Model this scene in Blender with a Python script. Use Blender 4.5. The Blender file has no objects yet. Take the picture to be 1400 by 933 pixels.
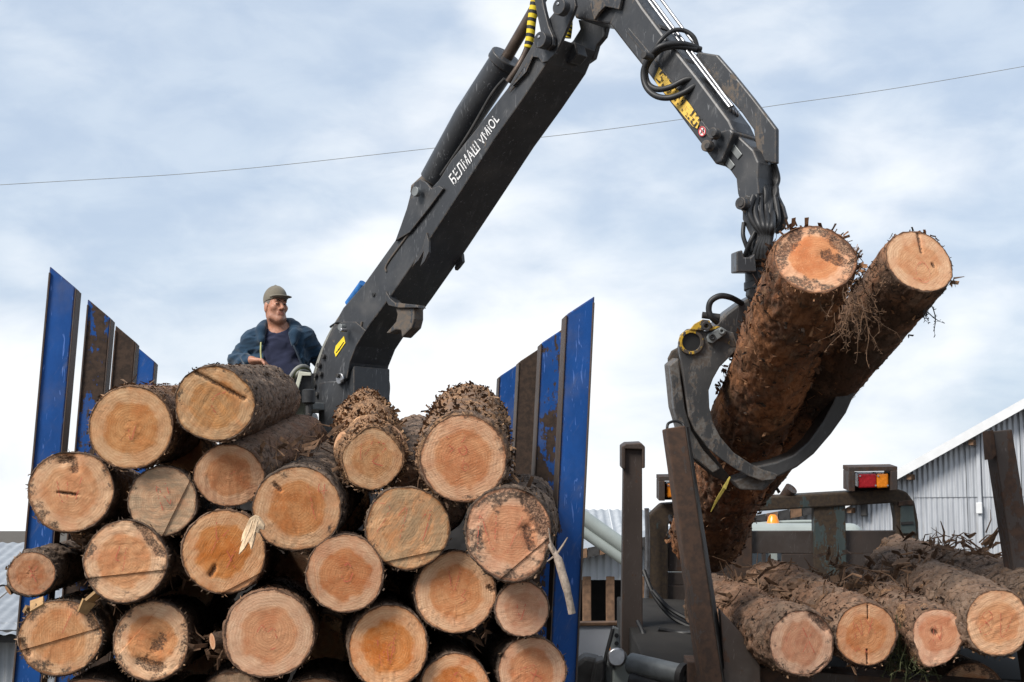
import bpy, bmesh, math, random
import numpy as np
from mathutils import Vector, Matrix
random.seed(11)
SC = bpy.context.scene
COL = SC.collection
# ------------------------------------------------------------------ camera
F = 2140.0                                   # focal length in photo pixels (1400 wide)
PITCH = math.atan(255.5 / F)
CAM = Vector((0, 0, 3.0))
CP_, SP_ = math.cos(PITCH), math.sin(PITCH)
cam = bpy.data.cameras.new('camera'); cam.sensor_width = 36; cam.lens = 36 * F / 1400
cam.clip_start = 0.1; cam.clip_end = 5000
camo = bpy.data.objects.new('camera', cam); COL.objects.link(camo)
camo.location = CAM; camo.rotation_euler = (math.pi / 2 + PITCH, 0, 0)
SC.camera = camo
SC.view_settings.view_transform = 'Standard'; SC.view_settings.look = 'None'
SC.view_settings.exposure = 0.36; SC.view_settings.gamma = 1
# ------------------------------------------------------------------ light
SUN_EL, SUN_AZ = math.radians(43), math.radians(229)      # azimuth clockwise from +Y: behind the camera, to its left
sun = bpy.data.lights.new('sun', 'SUN'); sun.energy = 4.0; sun.angle = math.radians(24); sun.color = (1, .95, .88)
suno = bpy.data.objects.new('sun', sun); COL.objects.link(suno)
sdir = Vector((math.sin(SUN_AZ) * math.cos(SUN_EL), math.cos(SUN_AZ) * math.cos(SUN_EL), math.sin(SUN_EL)))
suno.rotation_euler = (-sdir).to_track_quat('-Z', 'Y').to_euler(); suno.location = (-10, -20, 30)


class NT:
    """tiny node-tree helper"""
    def __init__(self, tree):
        self.t = tree
        tree.nodes.clear()
    def n(self, typ, ins=None, **kw):
        nd = self.t.nodes.new(typ)
        for k, v in kw.items():
            setattr(nd, k, v)
        for k, v in (ins or {}).items():
            self.set(nd.inputs[k], v)
        return nd
    def set(self, sock, v):
        if isinstance(v, bpy.types.NodeSocket):
            self.t.links.new(v, sock)
        elif isinstance(v, (tuple, list)) and sock.type == 'RGBA' and len(v) == 3:
            sock.default_value = (*v, 1)
        else:
            sock.default_value = v
    def math(self, op, a, b=0.0, c=0.0, clamp=False):
        return self.n('ShaderNodeMath', {0: a, 1: b, 2: c}, operation=op, use_clamp=clamp).outputs[0]
    def vmul(self, v, s):
        return self.n('ShaderNodeVectorMath', {0: v, 1: s}, operation='MULTIPLY').outputs[0]
    def vadd(self, v, s):
        return self.n('ShaderNodeVectorMath', {0: v, 1: s}, operation='ADD').outputs[0]
    def noise(self, v, scale, detail=4, rough=.55, dist=0.0):
        return self.n('ShaderNodeTexNoise', {'Vector': v, 'Scale': scale, 'Detail': detail, 'Roughness': rough, 'Distortion': dist}).outputs[0]
    def ramp(self, f, a, b, smooth=True):
        nd = self.n('ShaderNodeMapRange', {0: f, 1: a, 2: b}, interpolation_type='SMOOTHSTEP' if smooth else 'LINEAR')
        return nd.outputs[0]
    def mix(self, f, a, b, blend='MIX'):
        nd = self.n('ShaderNodeMix', data_type='RGBA', blend_type=blend)
        self.set(nd.inputs[0], f); self.set(nd.inputs[6], a); self.set(nd.inputs[7], b)
        return nd.outputs[2]
    def cramp(self, f, stops):
        nd = self.n('ShaderNodeValToRGB', {0: f})
        e = nd.color_ramp.elements
        while len(e) < len(stops): e.new(.5)
        for el, (p, c) in zip(e, stops): el.position = p; el.color = (*c, 1)
        return nd.outputs[0]
    def attr(self, name, kind='GEOMETRY', out='Fac'):
        return self.n('ShaderNodeAttribute', attribute_name=name, attribute_type=kind).outputs[out]
    def out(self, color, rough=.7, metal=0.0, bump=None, bstr=.4, bdist=.01, spec=.4, alpha=None, **kw):
        b = self.n('ShaderNodeBsdfPrincipled')
        self.set(b.inputs['Base Color'], color); self.set(b.inputs['Roughness'], rough); self.set(b.inputs['Metallic'], metal)
        self.set(b.inputs['Specular IOR Level'], spec)
        if alpha is not None: self.set(b.inputs['Alpha'], alpha)
        for k, v in kw.items(): self.set(b.inputs[k.replace('_', ' ')], v)
        if bump is not None:
            bp = self.n('ShaderNodeBump', {'Height': bump, 'Strength': bstr, 'Distance': bdist})
            self.t.links.new(bp.outputs[0], b.inputs['Normal'])
        o = self.n('ShaderNodeOutputMaterial'); self.t.links.new(b.outputs[0], o.inputs[0])


# world: physical sky seen through a broken, bright cloud layer
SKYOFF = (3.7, 1.9, 0.0)
w = bpy.data.worlds.new('World'); SC.world = w; w.use_nodes = True
T = NT(w.node_tree)
sky = T.n('ShaderNodeTexSky', sky_type='NISHITA', sun_disc=False, sun_elevation=SUN_EL, sun_rotation=SUN_AZ, air_density=1.0, dust_density=1.5)
gen = T.n('ShaderNodeTexCoord').outputs['Generated']
sep = T.n('ShaderNodeSeparateXYZ', {0: gen})
pl = T.vadd(T.vmul(gen, (1.0, 1.0, 2.1)), SKYOFF)
c0 = T.noise(pl, 2.6, 3, .5, .2)
c1 = T.noise(T.vadd(pl, (3.1, 1.7, .4)), 4.4, 6, .45, .3)
c2 = T.noise(T.vadd(pl, (8.3, 2.1, 4)), 15, 7, .55, .3)
dens = T.math('ADD', T.math('MULTIPLY', c0, .45), T.math('ADD', T.math('MULTIPLY', c1, .46), T.math('MULTIPLY', c2, .09)))
dens = T.math('ADD', dens, T.math('MULTIPLY', T.math('SUBTRACT', .13, T.math('MINIMUM', sep.outputs[2], .4)), .42))
cov = T.ramp(dens, .41, .58)
grey = T.mix(T.ramp(c2, .3, .7), (4.7, 5.6, 6.9), (5.8, 6.6, 7.6))
low = T.mix(.80, sky.outputs[0], grey)                   # thin grey-blue veil of cloud
skyc = T.mix(cov, low, (8.3, 8.5, 8.7))
bg = T.n('ShaderNodeBackground', {'Color': skyc, 'Strength': .1})
wo = T.n('ShaderNodeOutputWorld'); w.node_tree.links.new(bg.outputs[0], wo.inputs[0])

# ------------------------------------------------------------------ frames of reference
def P(px, py, d):
    """point seen at photo pixel (px, py) at depth d metres"""
    x = (px - 700) / F * d; v = (466.5 - py) / F * d
    return Vector((x, d * CP_ - v * SP_, CAM.z + d * SP_ + v * CP_))
def ray(px, py): return P(px, py, 1.0) - CAM
def unit(v): return v.normalized()
UP = Vector((0, 0, 1))
AX = unit(ray(467, 722))                                 # the timber trailer's own axis, going away
_rt = unit(AX.cross(UP)); _roll = math.radians(3.0)
TR = _rt * math.cos(_roll) - UP * math.sin(_roll)        # trailer right (it leans a little)
TU = UP * math.cos(_roll) + _rt * math.sin(_roll)        # trailer up
HD = unit(Vector((1, -1, 0))); WD = unit(Vector((1, 1, 0)))   # crane plane: swing direction, sideways
CR0 = P(480, 560, 10.2)
def CPL(px, py, off=0.0):
    """point of the crane's vertical plane (shifted sideways by off) seen at a pixel"""
    D = ray(px, py); t = ((CR0 - CAM).dot(WD) + off) / D.dot(WD)
    return CAM + D * t

# ------------------------------------------------------------------ noise
def _h(i, j, k, s):
    n = (i.astype(np.int64) * 374761393 + j.astype(np.int64) * 668265263 + k.astype(np.int64) * 2147483647 + s * 974711) & 0xffffffff
    n = ((n ^ (n >> 13)) * 1274126177) & 0xffffffff
    n = ((n ^ (n >> 16)) * 2246822519) & 0xffffffff
    return ((n ^ (n >> 15)) & 0xffffff) / float(0xffffff)
def vnoise(p, s=0):
    i = np.floor(p).astype(np.int64); f = p - i; u = f * f * (3 - 2 * f)
    r = 0
    for a in (0, 1):
        for b in (0, 1):
            for c in (0, 1):
                wgt = (u[:, 0] if a else 1 - u[:, 0]) * (u[:, 1] if b else 1 - u[:, 1]) * (u[:, 2] if c else 1 - u[:, 2])
                r = r + wgt * _h(i[:, 0] + a, i[:, 1] + b, i[:, 2] + c, s)
    return r
def fbm(p, o=4, s=0):
    r = 0; a = .5; t = 0
    for k in range(o):
        r = r + a * vnoise(p * 2 ** k, s + k * 17); t += a; a *= .5
    return r / t
def voro(p, s=0):
    i = np.floor(p).astype(np.int64); n = len(p)
    f1 = np.full(n, 9.); f2 = np.full(n, 9.); pid = np.zeros(n)
    for a in (-1, 0, 1):
        for b in (-1, 0, 1):
            for c in (-1, 0, 1):
                x, y, z = i[:, 0] + a, i[:, 1] + b, i[:, 2] + c
                q = np.stack([x + _h(x, y, z, s), y + _h(x, y, z, s + 1), z + _h(x, y, z, s + 2)], 1)
                d = np.sqrt(((p - q) ** 2).sum(1))
                near = d < f1
                f2 = np.where(near, f1, np.minimum(f2, d)); pid = np.where(near, _h(x, y, z, s + 3), pid); f1 = np.where(near, d, f1)
    return f1, f2, pid
def sstep(a, b, x):
    t = np.clip((x - a) / (b - a), 0, 1); return t * t * (3 - 2 * t)

# ------------------------------------------------------------------ object helpers
ORG = {}
def empty(name, loc, label=None, cat=None, group=None):
    o = bpy.data.objects.new(name, None); COL.objects.link(o); o.empty_display_size = .2
    o.location = loc; ORG[o] = Vector(loc)
    tag(o, label, cat, group); return o
def tag(o, label=None, cat=None, group=None, kind=None):
    if label: o['label'] = label
    if cat: o['category'] = cat
    if group: o['group'] = group
    if kind: o['kind'] = kind
    return o
def link(name, me, mat, parent=None, origin=None, color=None):
    """mesh with world-space vertices -> object whose origin is `origin`"""
    o = bpy.data.objects.new(name, me); COL.objects.link(o)
    if mat is not None and not me.materials: me.materials.append(mat)
    if origin is None:
        n = len(me.vertices); co = np.empty(n * 3); me.vertices.foreach_get('co', co); co = co.reshape(-1, 3)
        origin = Vector(((co.max(0) + co.min(0)) / 2).tolist())
        if parent is None: origin.z = float(co[:, 2].min())
    me.transform(Matrix.Translation(-Vector(origin)))
    ORG[o] = Vector(origin)
    if parent is not None:
        o.parent = parent; o.location = Vector(origin) - ORG[parent]
    else: o.location = origin
    if color: o.color = color
    return o
def catmull(pts, n=8, closed=False):
    pts = [Vector(p) for p in pts]; out = []
    N = len(pts)
    for i in range(N if closed else N - 1):
        if closed: p0, p1, p2, p3 = pts[i - 1], pts[i], pts[(i + 1) % N], pts[(i + 2) % N]
        else: p0, p1, p2, p3 = pts[max(i - 1, 0)], pts[i], pts[i + 1], pts[min(i + 2, N - 1)]
        for k in range(n):
            t = k / n
            out.append(.5 * ((2 * p1) + (p2 - p0) * t + (2 * p0 - 5 * p1 + 4 * p2 - p3) * t * t + (3 * p1 - p0 - 3 * p2 + p3) * t ** 3))
    if not closed: out.append(pts[-1])
    return out
class MB:
    """collects simple solids in world space, then links them as one mesh"""
    def __init__(self): self.v = []; self.f = []
    def add(self, vs, fs):
        b = len(self.v); self.v += [tuple(x) for x in vs]; self.f += [tuple(i + b for i in q) for q in fs]; return self
    def box(self, c, x, y, z):
        """centre and three half-axis vectors"""
        c, x, y, z = map(Vector, (c, x, y, z))
        vs = [c + x * a + y * b + z * g for g in (-1, 1) for b in (-1, 1) for a in (-1, 1)]
        fs = [(0, 2, 3, 1), (4, 5, 7, 6), (0, 1, 5, 4), (2, 6, 7, 3), (0, 4, 6, 2), (1, 3, 7, 5)]
        if x.cross(y).dot(z) < 0: fs = [q[::-1] for q in fs]
        return self.add(vs, fs)
    def abox(self, lo, hi):
        lo, hi = Vector(lo), Vector(hi); h = (hi - lo) / 2
        return self.box((lo + hi) / 2, (h.x, 0, 0), (0, h.y, 0), (0, 0, h.z))
    def prism(self, a, b):
        """two matching outlines"""
        n = len(a); vs = list(a) + list(b)
        fs = [tuple(range(n)), tuple(range(2 * n - 1, n - 1, -1))] + [(i, i + n, (i + 1) % n + n, (i + 1) % n) for i in range(n)]
        return self.add(vs, fs)
    def tube(self, pts, r, n=10, caps=True):
        pts = [Vector(p) for p in pts]; N = len(pts)
        rr = r if isinstance(r, (list, tuple)) else [r] * N
        t0 = unit(pts[1] - pts[0]); u = unit(t0.orthogonal()); vs = []
        for i, p in enumerate(pts):
            t = unit(pts[min(i + 1, N - 1)] - pts[max(i - 1, 0)])
            u = unit(u - t * u.dot(t)); v = t.cross(u)
            for k in range(n):
                a = 2 * math.pi * k / n; vs.append(p + (u * math.cos(a) + v * math.sin(a)) * rr[i])
        fs = [(i * n + k, i * n + (k + 1) % n, (i + 1) * n + (k + 1) % n, (i + 1) * n + k) for i in range(N - 1) for k in range(n)]
        if caps: fs += [tuple(range(n - 1, -1, -1)), tuple((N - 1) * n + k for k in range(n))]
        return self.add(vs, fs)
    def ring(self, c, ax, r0, r1, h, n=24):
        """flat washer from radius r0 (hole) to r1, thickness h along ax"""
        ax = unit(Vector(ax)); u = unit(ax.orthogonal()); v = ax.cross(u); c = Vector(c); vs = []
        for rr, z in ((r0, 0), (r1, 0), (r1, h), (r0, h)):
            vs += [c + (u * math.cos(2 * math.pi * k / n) + v * math.sin(2 * math.pi * k / n)) * rr + ax * z for k in range(n)]
        fs = [(j * n + k, j * n + (k + 1) % n, ((j + 1) % 4) * n + (k + 1) % n, ((j + 1) % 4) * n + k) for j in range(4) for k in range(n)]
        return self.add(vs, fs)
    def disc(self, c, ax, r, h, n=20):
        ax = unit(Vector(ax)); return self.tube([Vector(c), Vector(c) + ax * h], r, n)
    def build(self, name, mat, parent=None, smooth=False, bevel=0.0, origin=None, color=None, seg=2, sub=0):
        me = bpy.data.meshes.new(name); me.from_pydata(self.v, [], self.f)
        bm = bmesh.new(); bm.from_mesh(me); bmesh.ops.recalc_face_normals(bm, faces=bm.faces); bm.to_mesh(me); bm.free()
        me.update()
        o = link(name, me, mat, parent, origin, color)
        if smooth:
            me.polygons.foreach_set('use_smooth', [True] * len(me.polygons))
            try: me.set_sharp_from_angle(angle=math.radians(40))
            except Exception: pass
        if bevel:
            m = o.modifiers.new('bevel', 'BEVEL'); m.width = bevel; m.segments = seg; m.limit_method = 'ANGLE'; m.angle_limit = math.radians(35)
        if sub:
            m = o.modifiers.new('sub', 'SUBSURF'); m.levels = sub; m.render_levels = sub
        return o
def pxprism(outline, d0, d1):
    """solid whose front outline stands at depth d0, swept straight back to d1"""
    a = [P(x, y, d0) for x, y in outline]; fw = Vector((0, CP_, SP_)) * (d1 - d0)
    return a, [p + fw for p in a]
def crprism(outline, o0, o1):
    a = [CPL(x, y, o0) for x, y in outline]; return a, [p + WD * (o1 - o0) for p in a]

# ------------------------------------------------------------------ materials
def newmat(name):
    m = bpy.data.materials.new(name); m.use_nodes = True; return m, NT(m.node_tree)
def obj_co(T): return T.n('ShaderNodeTexCoord').outputs['Object']
def simple(name, col, rough=.6, metal=0.0, var=.25, scale=8, spec=.4, bump=0.0, **kw):
    m, T = newmat(name); co = obj_co(T)
    nz = T.noise(co, scale, 6, .6)
    c = T.mix(T.ramp(nz, .3, .7), tuple(x * (1 - var) for x in col), tuple(min(1, x * (1 + var)) for x in col))
    T.out(c, T.math('ADD', T.math('MULTIPLY', nz, .25), rough - .12), metal, bump=nz if bump else None, bstr=bump, spec=spec, **kw)
    return m
def worn_paint(name, paint, under, under2, rough=.45, amount=None, edge=.012, scale=6.0, scratch=.5, spec=.5):
    """paint over rust; object colour R = share of paint lost"""
    m, T = newmat(name); co = obj_co(T)
    oi = T.n('ShaderNodeObjectInfo')
    lost = T.n('ShaderNodeSeparateColor', {0: oi.outputs['Color']}).outputs[0] if amount is None else amount
    rnd = T.vadd(co, T.n('ShaderNodeCombineXYZ', {0: T.math('MULTIPLY', oi.outputs['Random'], 37.0), 1: oi.outputs['Random'], 2: 0.0}).outputs[0])
    st = T.vmul(rnd, (1, 1, .45))
    n1 = T.noise(st, scale, 8, .68); n2 = T.noise(rnd, scale * 6, 4, .6); n3 = T.noise(T.vmul(rnd, (1, 1, .06)), scale * 9, 3, .7)
    k = T.math('ADD', T.math('MULTIPLY', n1, .72), T.math('ADD', T.math('MULTIPLY', n2, .16), T.math('MULTIPLY', n3, .12)))
    thr = T.math('SUBTRACT', .70, T.math('MULTIPLY', lost, .46))
    r = T.ramp(k, thr, T.math('ADD', thr, .025))
    geo = T.n('ShaderNodeNewGeometry')
    bv = T.n('ShaderNodeBevel', {'Radius': edge}, samples=4)
    ed = T.ramp(T.n('ShaderNodeVectorMath', {0: bv.outputs[0], 1: geo.outputs['Normal']}, operation='DOT_PRODUCT').outputs['Value'], .995, .93)
    ed = T.math('MULTIPLY', ed, T.ramp(n2, .35, .6))
    r = T.math('MAXIMUM', r, ed)
    rust = T.mix(T.ramp(n2, .35, .65), under, under2)
    scr = T.ramp(T.noise(T.vmul(rnd, (9, 9, 1.2)), 7, 2, .5, 1.5), .66, .70)
    pc = T.mix(T.ramp(n1, .2, .75), tuple(x * .75 for x in paint), tuple(min(1, x * 1.15) for x in paint))
    pc = T.mix(T.math('MULTIPLY', scr, scratch), pc, tuple(min(.6, x * 1.6 + .07) for x in paint))
    dust = T.ramp(T.noise(rnd, 3, 5, .6), .48, .75)
    pc = T.mix(T.math('MULTIPLY', dust, .30), pc, (.15, .14, .13))
    sme = T.ramp(T.noise(T.vmul(T.n('ShaderNodeVectorRotate', {'Vector': rnd, 'Angle': 1.1}, rotation_type='Y_AXIS').outputs[0], (2.2, 2.2, 11)), 2.4, 6, .7), .56, .74)
    pc = T.mix(T.math('MULTIPLY', sme, scratch * .28), pc, (.20, .20, .20))
    T.out(T.mix(r, pc, rust), T.math('ADD', T.math('MULTIPLY', r, .35), rough), 0.0, bump=T.math('ADD', T.math('MULTIPLY', r, -.6), T.math('MULTIPLY', n2, .5)), bstr=.25, bdist=.003, spec=spec)
    return m
M = {}
M['blue'] = worn_paint('blue_worn_paint', (.010, .064, .240), (.036, .026, .021), (.062, .041, .030), rough=.55, spec=.16, scratch=.9)
M['rust'] = worn_paint('rusty_steel', (.055, .040, .033), (.050, .032, .024), (.082, .046, .030), rough=.62, scale=5)
M['rackpaint'] = worn_paint('green_grey_worn_paint', (.055, .075, .072), (.042, .030, .022), (.070, .047, .028), rough=.6, scale=7)
M['crane'] = worn_paint('crane_black_paint', (.034, .036, .040), (.075, .068, .062), (.11, .085, .065), rough=.40, scale=6, scratch=1.0, spec=.4)
M['craneunder'] = M['crane']
M['grapple'] = worn_paint('grapple_worn_steel', (.036, .036, .037), (.115, .108, .10), (.075, .058, .046), rough=.42, scale=9)
M['grappleyellow'] = worn_paint('yellow_worn_paint', (.55, .33, .02), (.045, .040, .036), (.07, .05, .035), rough=.45, scale=9)
M['rubber'] = simple('black_rubber', (.018, .018, .019), .5, var=.3, scale=30)
M['darksteel'] = simple('dark_steel', (.03, .028, .027), .6, var=.4, scale=12)
M['brightsteel'] = simple('bright_steel', (.36, .36, .37), .36, .9, var=.15, scale=20)
M['rodsteel'] = simple('rod_steel', (.10, .075, .06), .35, .5, var=.2, scale=15)
M['white'] = simple('white_paint', (.60, .61, .62), .55, var=.05, scale=5)
M['offwhite'] = simple('cream_plastic', (.55, .55, .45), .5, var=.08, scale=10)
M['greyhose'] = simple('grey_hose', (.20, .20, .18), .5, var=.2, scale=20)
M['yellow'] = simple('yellow_paint', (.75, .55, .03), .5, var=.1, scale=20)
M['stickerwhite'] = simple('white_sticker', (.70, .68, .66), .5, var=.1, scale=60)
M['stickerred'] = simple('red_print', (.55, .05, .06), .5, var=.1, scale=60)
M['black'] = simple('black_print', (.012, .012, .012), .5)
M['bluecloth'] = simple('blue_cloth', (.02, .12, .34), .8, var=.3, scale=30)
M['greyboard'] = simple('white_board', (.55, .57, .61), .5, var=.06, scale=4)
M['greymetal'] = simple('grey_machine_paint', (.16, .17, .17), .45, .2, var=.25, scale=9)
M['cabgrey'] = simple('cab_grey_green_paint', (.30, .33, .31), .4, var=.08, scale=4)
M['glass'] = simple('window_glass', (.05, .06, .07), .12, var=.1, spec=.8)
M['wood'] = simple('old_timber', (.15, .085, .048), .8, var=.35, scale=14)
M['amber'] = simple('amber_lens', (.92, .27, .015), .25, var=.12, scale=60, spec=.6)
M['red'] = simple('red_lens', (.42, .016, .024), .22, var=.2, scale=60, spec=.6)
M['inside'] = simple('dark_interior', (.02, .018, .016), .9)  # near-black; on the truck deck it stands in for shade
M['chip'] = simple('bark_chip_wood', (.36, .22, .10), .8, var=.35, scale=14)
M['leaf'] = simple('yellow_leaf', (.62, .48, .10), .6, var=.25, scale=60)
M['deadwood'] = simple('dead_branch_bark', (.25, .20, .16), .85, var=.3, scale=50, bump=.4)
M['splinter'] = simple('fresh_splinter', (.52, .38, .24), .7, var=.2, scale=50, bump=.3)
M['twig'] = simple('brown_twig', (.105, .058, .032), .9, var=.45, scale=40)
M['moss'] = simple('dry_green_needles', (.050, .055, .022), .9, var=.5, scale=40)

# stencil paint with worn gaps
def worn_print(name, col, thr, scale=60):
    m, T = newmat(name); co = obj_co(T)
    n = T.math('ADD', T.math('MULTIPLY', T.noise(co, scale, 4, .6), .6), T.math('MULTIPLY', T.noise(co, scale * .25, 3), .4))
    T.out(col, .6, alpha=T.ramp(n, thr, thr + .04))
    return m
M['stencil'] = worn_print('worn_white_stencil', (.66, .66, .66), .44)
M['stickertext'] = worn_print('worn_black_letters', (.02, .02, .02), .47, 45)
M['sticker'] = worn_print('worn_yellow_sticker', (.72, .47, .09), .36, 70)
M['chalk'] = worn_print('red_crayon', (.47, .10, .06), .47, 90)

def hazard():
    m, T = newmat('hazard_stripes'); co = T.n('ShaderNodeTexCoord').outputs['Generated']
    s = T.n('ShaderNodeSeparateXYZ', {0: co}).outputs
    wv = T.math('FRACT', T.math('MULTIPLY', T.math('ADD', s[2], T.math('MULTIPLY', s[0], .08)), 6.0))
    k = T.ramp(wv, .52, .58)
    T.out(T.mix(k, (.70, .52, .02), (.02, .02, .02)), .55)
    return m
M['hazard'] = hazard()

# sawn end: UV = position on the face in log radii, object colour = (grey, stain, heart, -)
def face_mat():
    m, T = newmat('sawn_wood'); uv = T.n('ShaderNodeTexCoord').outputs['UV']
    oi = T.n('ShaderNodeObjectInfo'); rnd = oi.outputs['Random']
    sc = T.n('ShaderNodeSeparateColor', {0: oi.outputs['Color']}); grey, stain, heart = sc.outputs[0], sc.outputs[1], sc.outputs[2]
    off = T.n('ShaderNodeCombineXYZ', {0: 0.0, 1: 0.0, 2: T.math('MULTIPLY', rnd, 91.0)}).outputs[0]
    p = T.vadd(uv, off)
    dn = T.n('ShaderNodeTexNoise', {'Vector': p, 'Scale': 1.4, 'Detail': 3, 'Roughness': .5}).outputs[1]
    warp = T.n('ShaderNodeVectorMath', {0: dn, 1: (.5, .5, .5)}, operation='SUBTRACT').outputs[0]
    q = T.vadd(uv, T.vmul(warp, (.22, .22, 0)))
    r = T.n('ShaderNodeVectorMath', {0: T.vmul(q, (1, 1, 0))}, operation='LENGTH').outputs['Value']
    rim = T.attr('rim')
    ringn = T.noise(p, 3, 3, .5)
    ph = T.math('ADD', T.math('MULTIPLY', r, 95.0), T.math('MULTIPLY', ringn, 9.0))
    ring = T.math('ADD', T.math('MULTIPLY', T.math('SINE', ph), .5), .5)
    ph2 = T.math('ADD', T.math('MULTIPLY', r, 31.0), T.math('MULTIPLY', ringn, 6.0))
    ring2 = T.math('ADD', T.math('MULTIPLY', T.math('SINE', ph2), .5), .5)
    fade = T.ramp(T.noise(p, 2.1, 4, .6), .34, .62)
    # saw marks: fine near-parallel lines in a direction of the log's own
    ang = T.math('MULTIPLY', rnd, 6.0)
    rot = T.n('ShaderNodeVectorRotate', {'Vector': uv, 'Angle': ang}, rotation_type='Z_AXIS').outputs[0]
    rot = T.vadd(rot, off)
    saw = T.noise(T.vmul(T.vadd(rot, T.vmul(warp, (.05, .12, 0))), (1.3, 34, 1)), 1.0, 4, .65)
    fibre = T.noise(p, 60, 4, .7)
    heartm = T.ramp(T.math('ADD', r, T.math('MULTIPLY', T.math('SUBTRACT', ringn, .5), .35)), .74, .58)
    sap = T.mix(fade, (.53, .31, .18), (.65, .45, .285))
    hrt = T.mix(fade, (.42, .175, .070), (.54, .275, .125))
    c = T.mix(T.math('MULTIPLY', heartm, heart), sap, hrt)
    c = T.mix(T.math('MULTIPLY', T.math('MULTIPLY', ring, fade), .28), c, (.36, .17, .075))
    c = T.mix(T.math('MULTIPLY', ring2, T.math('MULTIPLY', fade, .22)), c, (.37, .16, .07))
    c = T.mix(T.math('MULTIPLY', T.ramp(saw, .52, .72), .34), c, (.33, .175, .085))
    c = T.mix(T.math('MULTIPLY', T.ramp(fibre, .52, .75), .30), c, (.30, .16, .08))
    c = T.mix(T.math('MULTIPLY', T.ramp(T.noise(p, 28, 3, .6), .6, .72), .35), c, (.70, .52, .34))
    pk = T.ramp(T.noise(T.vadd(p, (5, 1, 2)), 1.5, 4, .6), .55, .75)
    c = T.mix(T.math('MULTIPLY', pk, .35), c, (.52, .21, .10))
    # weathered grey bands
    gn = T.noise(T.vmul(T.vadd(rot, T.vmul(warp, (.4, .5, 0))), (1.2, 4.5, 1)), 1.3, 6, .65)
    gm = T.math('MULTIPLY', T.ramp(gn, .36, .62), grey)
    c = T.mix(T.math('MULTIPLY', gm, .75), c, T.mix(fibre, (.20, .15, .10), (.36, .28, .18)))
    # dark stain creeping in from the bark
    sn = T.math('ADD', T.noise(p, 2.2, 8, .68), T.math('MULTIPLY', T.math('SUBTRACT', rim, 1.0), .42))
    thr = T.math('SUBTRACT', .60, T.math('MULTIPLY', stain, .34))
    sm = T.ramp(sn, thr, T.math('ADD', thr, .10))
    sm = T.math('MULTIPLY', sm, T.ramp(T.noise(p, 17, 6, .75), .34, .54))
    c = T.mix(T.math('MULTIPLY', sm, .92), c, T.mix(fibre, (.028, .022, .018), (.085, .066, .05)))
    # a thin cambium line and the cut edge of the bark
    cam_ = T.ramp(rim, .925, .95)
    c = T.mix(T.math('MULTIPLY', cam_, T.math('MULTIPLY', T.ramp(T.noise(p, 5, 3), .35, .6), .5)), c, (.30, .14, .06))
    edge = T.ramp(T.math('ADD', rim, T.math('MULTIPLY', T.math('SUBTRACT', T.noise(p, 6, 5, .65), .5), .12)), .962, .985)
    c = T.mix(edge, c, T.mix(fibre, (.05, .03, .02), (.17, .10, .06)))
    # drying checks from the pith
    a = T.n('ShaderNodeSeparateXYZ', {0: q}).outputs
    th = T.math('ARCTAN2', a[1], a[0])
    ck = T.noise(T.n('ShaderNodeCombineXYZ', {0: T.math('MULTIPLY', th, 2.6), 1: T.math('MULTIPLY', r, .35), 2: T.math('MULTIPLY', rnd, 57.0)}).outputs[0], 2.2, 3, .6)
    ckm = T.math('MULTIPLY', T.ramp(ck, .715, .735), T.ramp(r, .78, .3))
    c = T.mix(T.math('MULTIPLY', ckm, .6), c, (.13, .06, .03))
    dka = T.attr('dark')
    dkn = T.math('ADD', T.math('MULTIPLY', T.noise(p, 9, 8, .75), .6), T.math('MULTIPLY', T.noise(T.vadd(p, (2, 5, 3)), 3.6, 3, .6), .4))
    dkm = T.ramp(T.math('ADD', dka, T.math('MULTIPLY', T.math('SUBTRACT', dkn, .5), 3.0)), .42, .62)
    c = T.mix(T.math('MULTIPLY', T.math('MULTIPLY', dkm, T.ramp(dka, .02, .25)), T.math('ADD', .30, T.math('MULTIPLY', T.ramp(T.noise(p, 24, 5, .75), .36, .58), .62))), c, (.045, .028, .02))
    mot = T.noise(T.vadd(p, (3, 7, 1)), 4.5, 6, .7)
    c = T.mix(T.math('MULTIPLY', T.ramp(mot, .50, .72), .34), c, (.30, .155, .075))
    c = T.mix(T.math('MULTIPLY', T.ramp(T.noise(T.vadd(p, (1, 2, 9)), 42, 3, .6), .66, .72), .7), c, (.10, .055, .03))
    hs = T.n('ShaderNodeHueSaturation', {'Hue': T.math('ADD', .487, T.math('MULTIPLY', T.math('FRACT', T.math('MULTIPLY', rnd, 7.3)), .012)), 'Saturation': T.math('ADD', .97, T.math('MULTIPLY', T.math('FRACT', T.math('MULTIPLY', rnd, 13.7)), .22)), 'Value': T.math('ADD', .82, T.math('MULTIPLY', T.math('FRACT', T.math('MULTIPLY', rnd, 29.1)), .32)), 'Color': c})
    c = hs.outputs[0]
    bump = T.math('ADD', T.math('MULTIPLY', saw, 1.0), T.math('ADD', T.math('MULTIPLY', fibre, .65), T.math('MULTIPLY', ring, .12)))
    T.out(c, .82, bump=bump, bstr=.55, bdist=.004, spec=.25)
    return m
M['face'] = face_mat()

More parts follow.
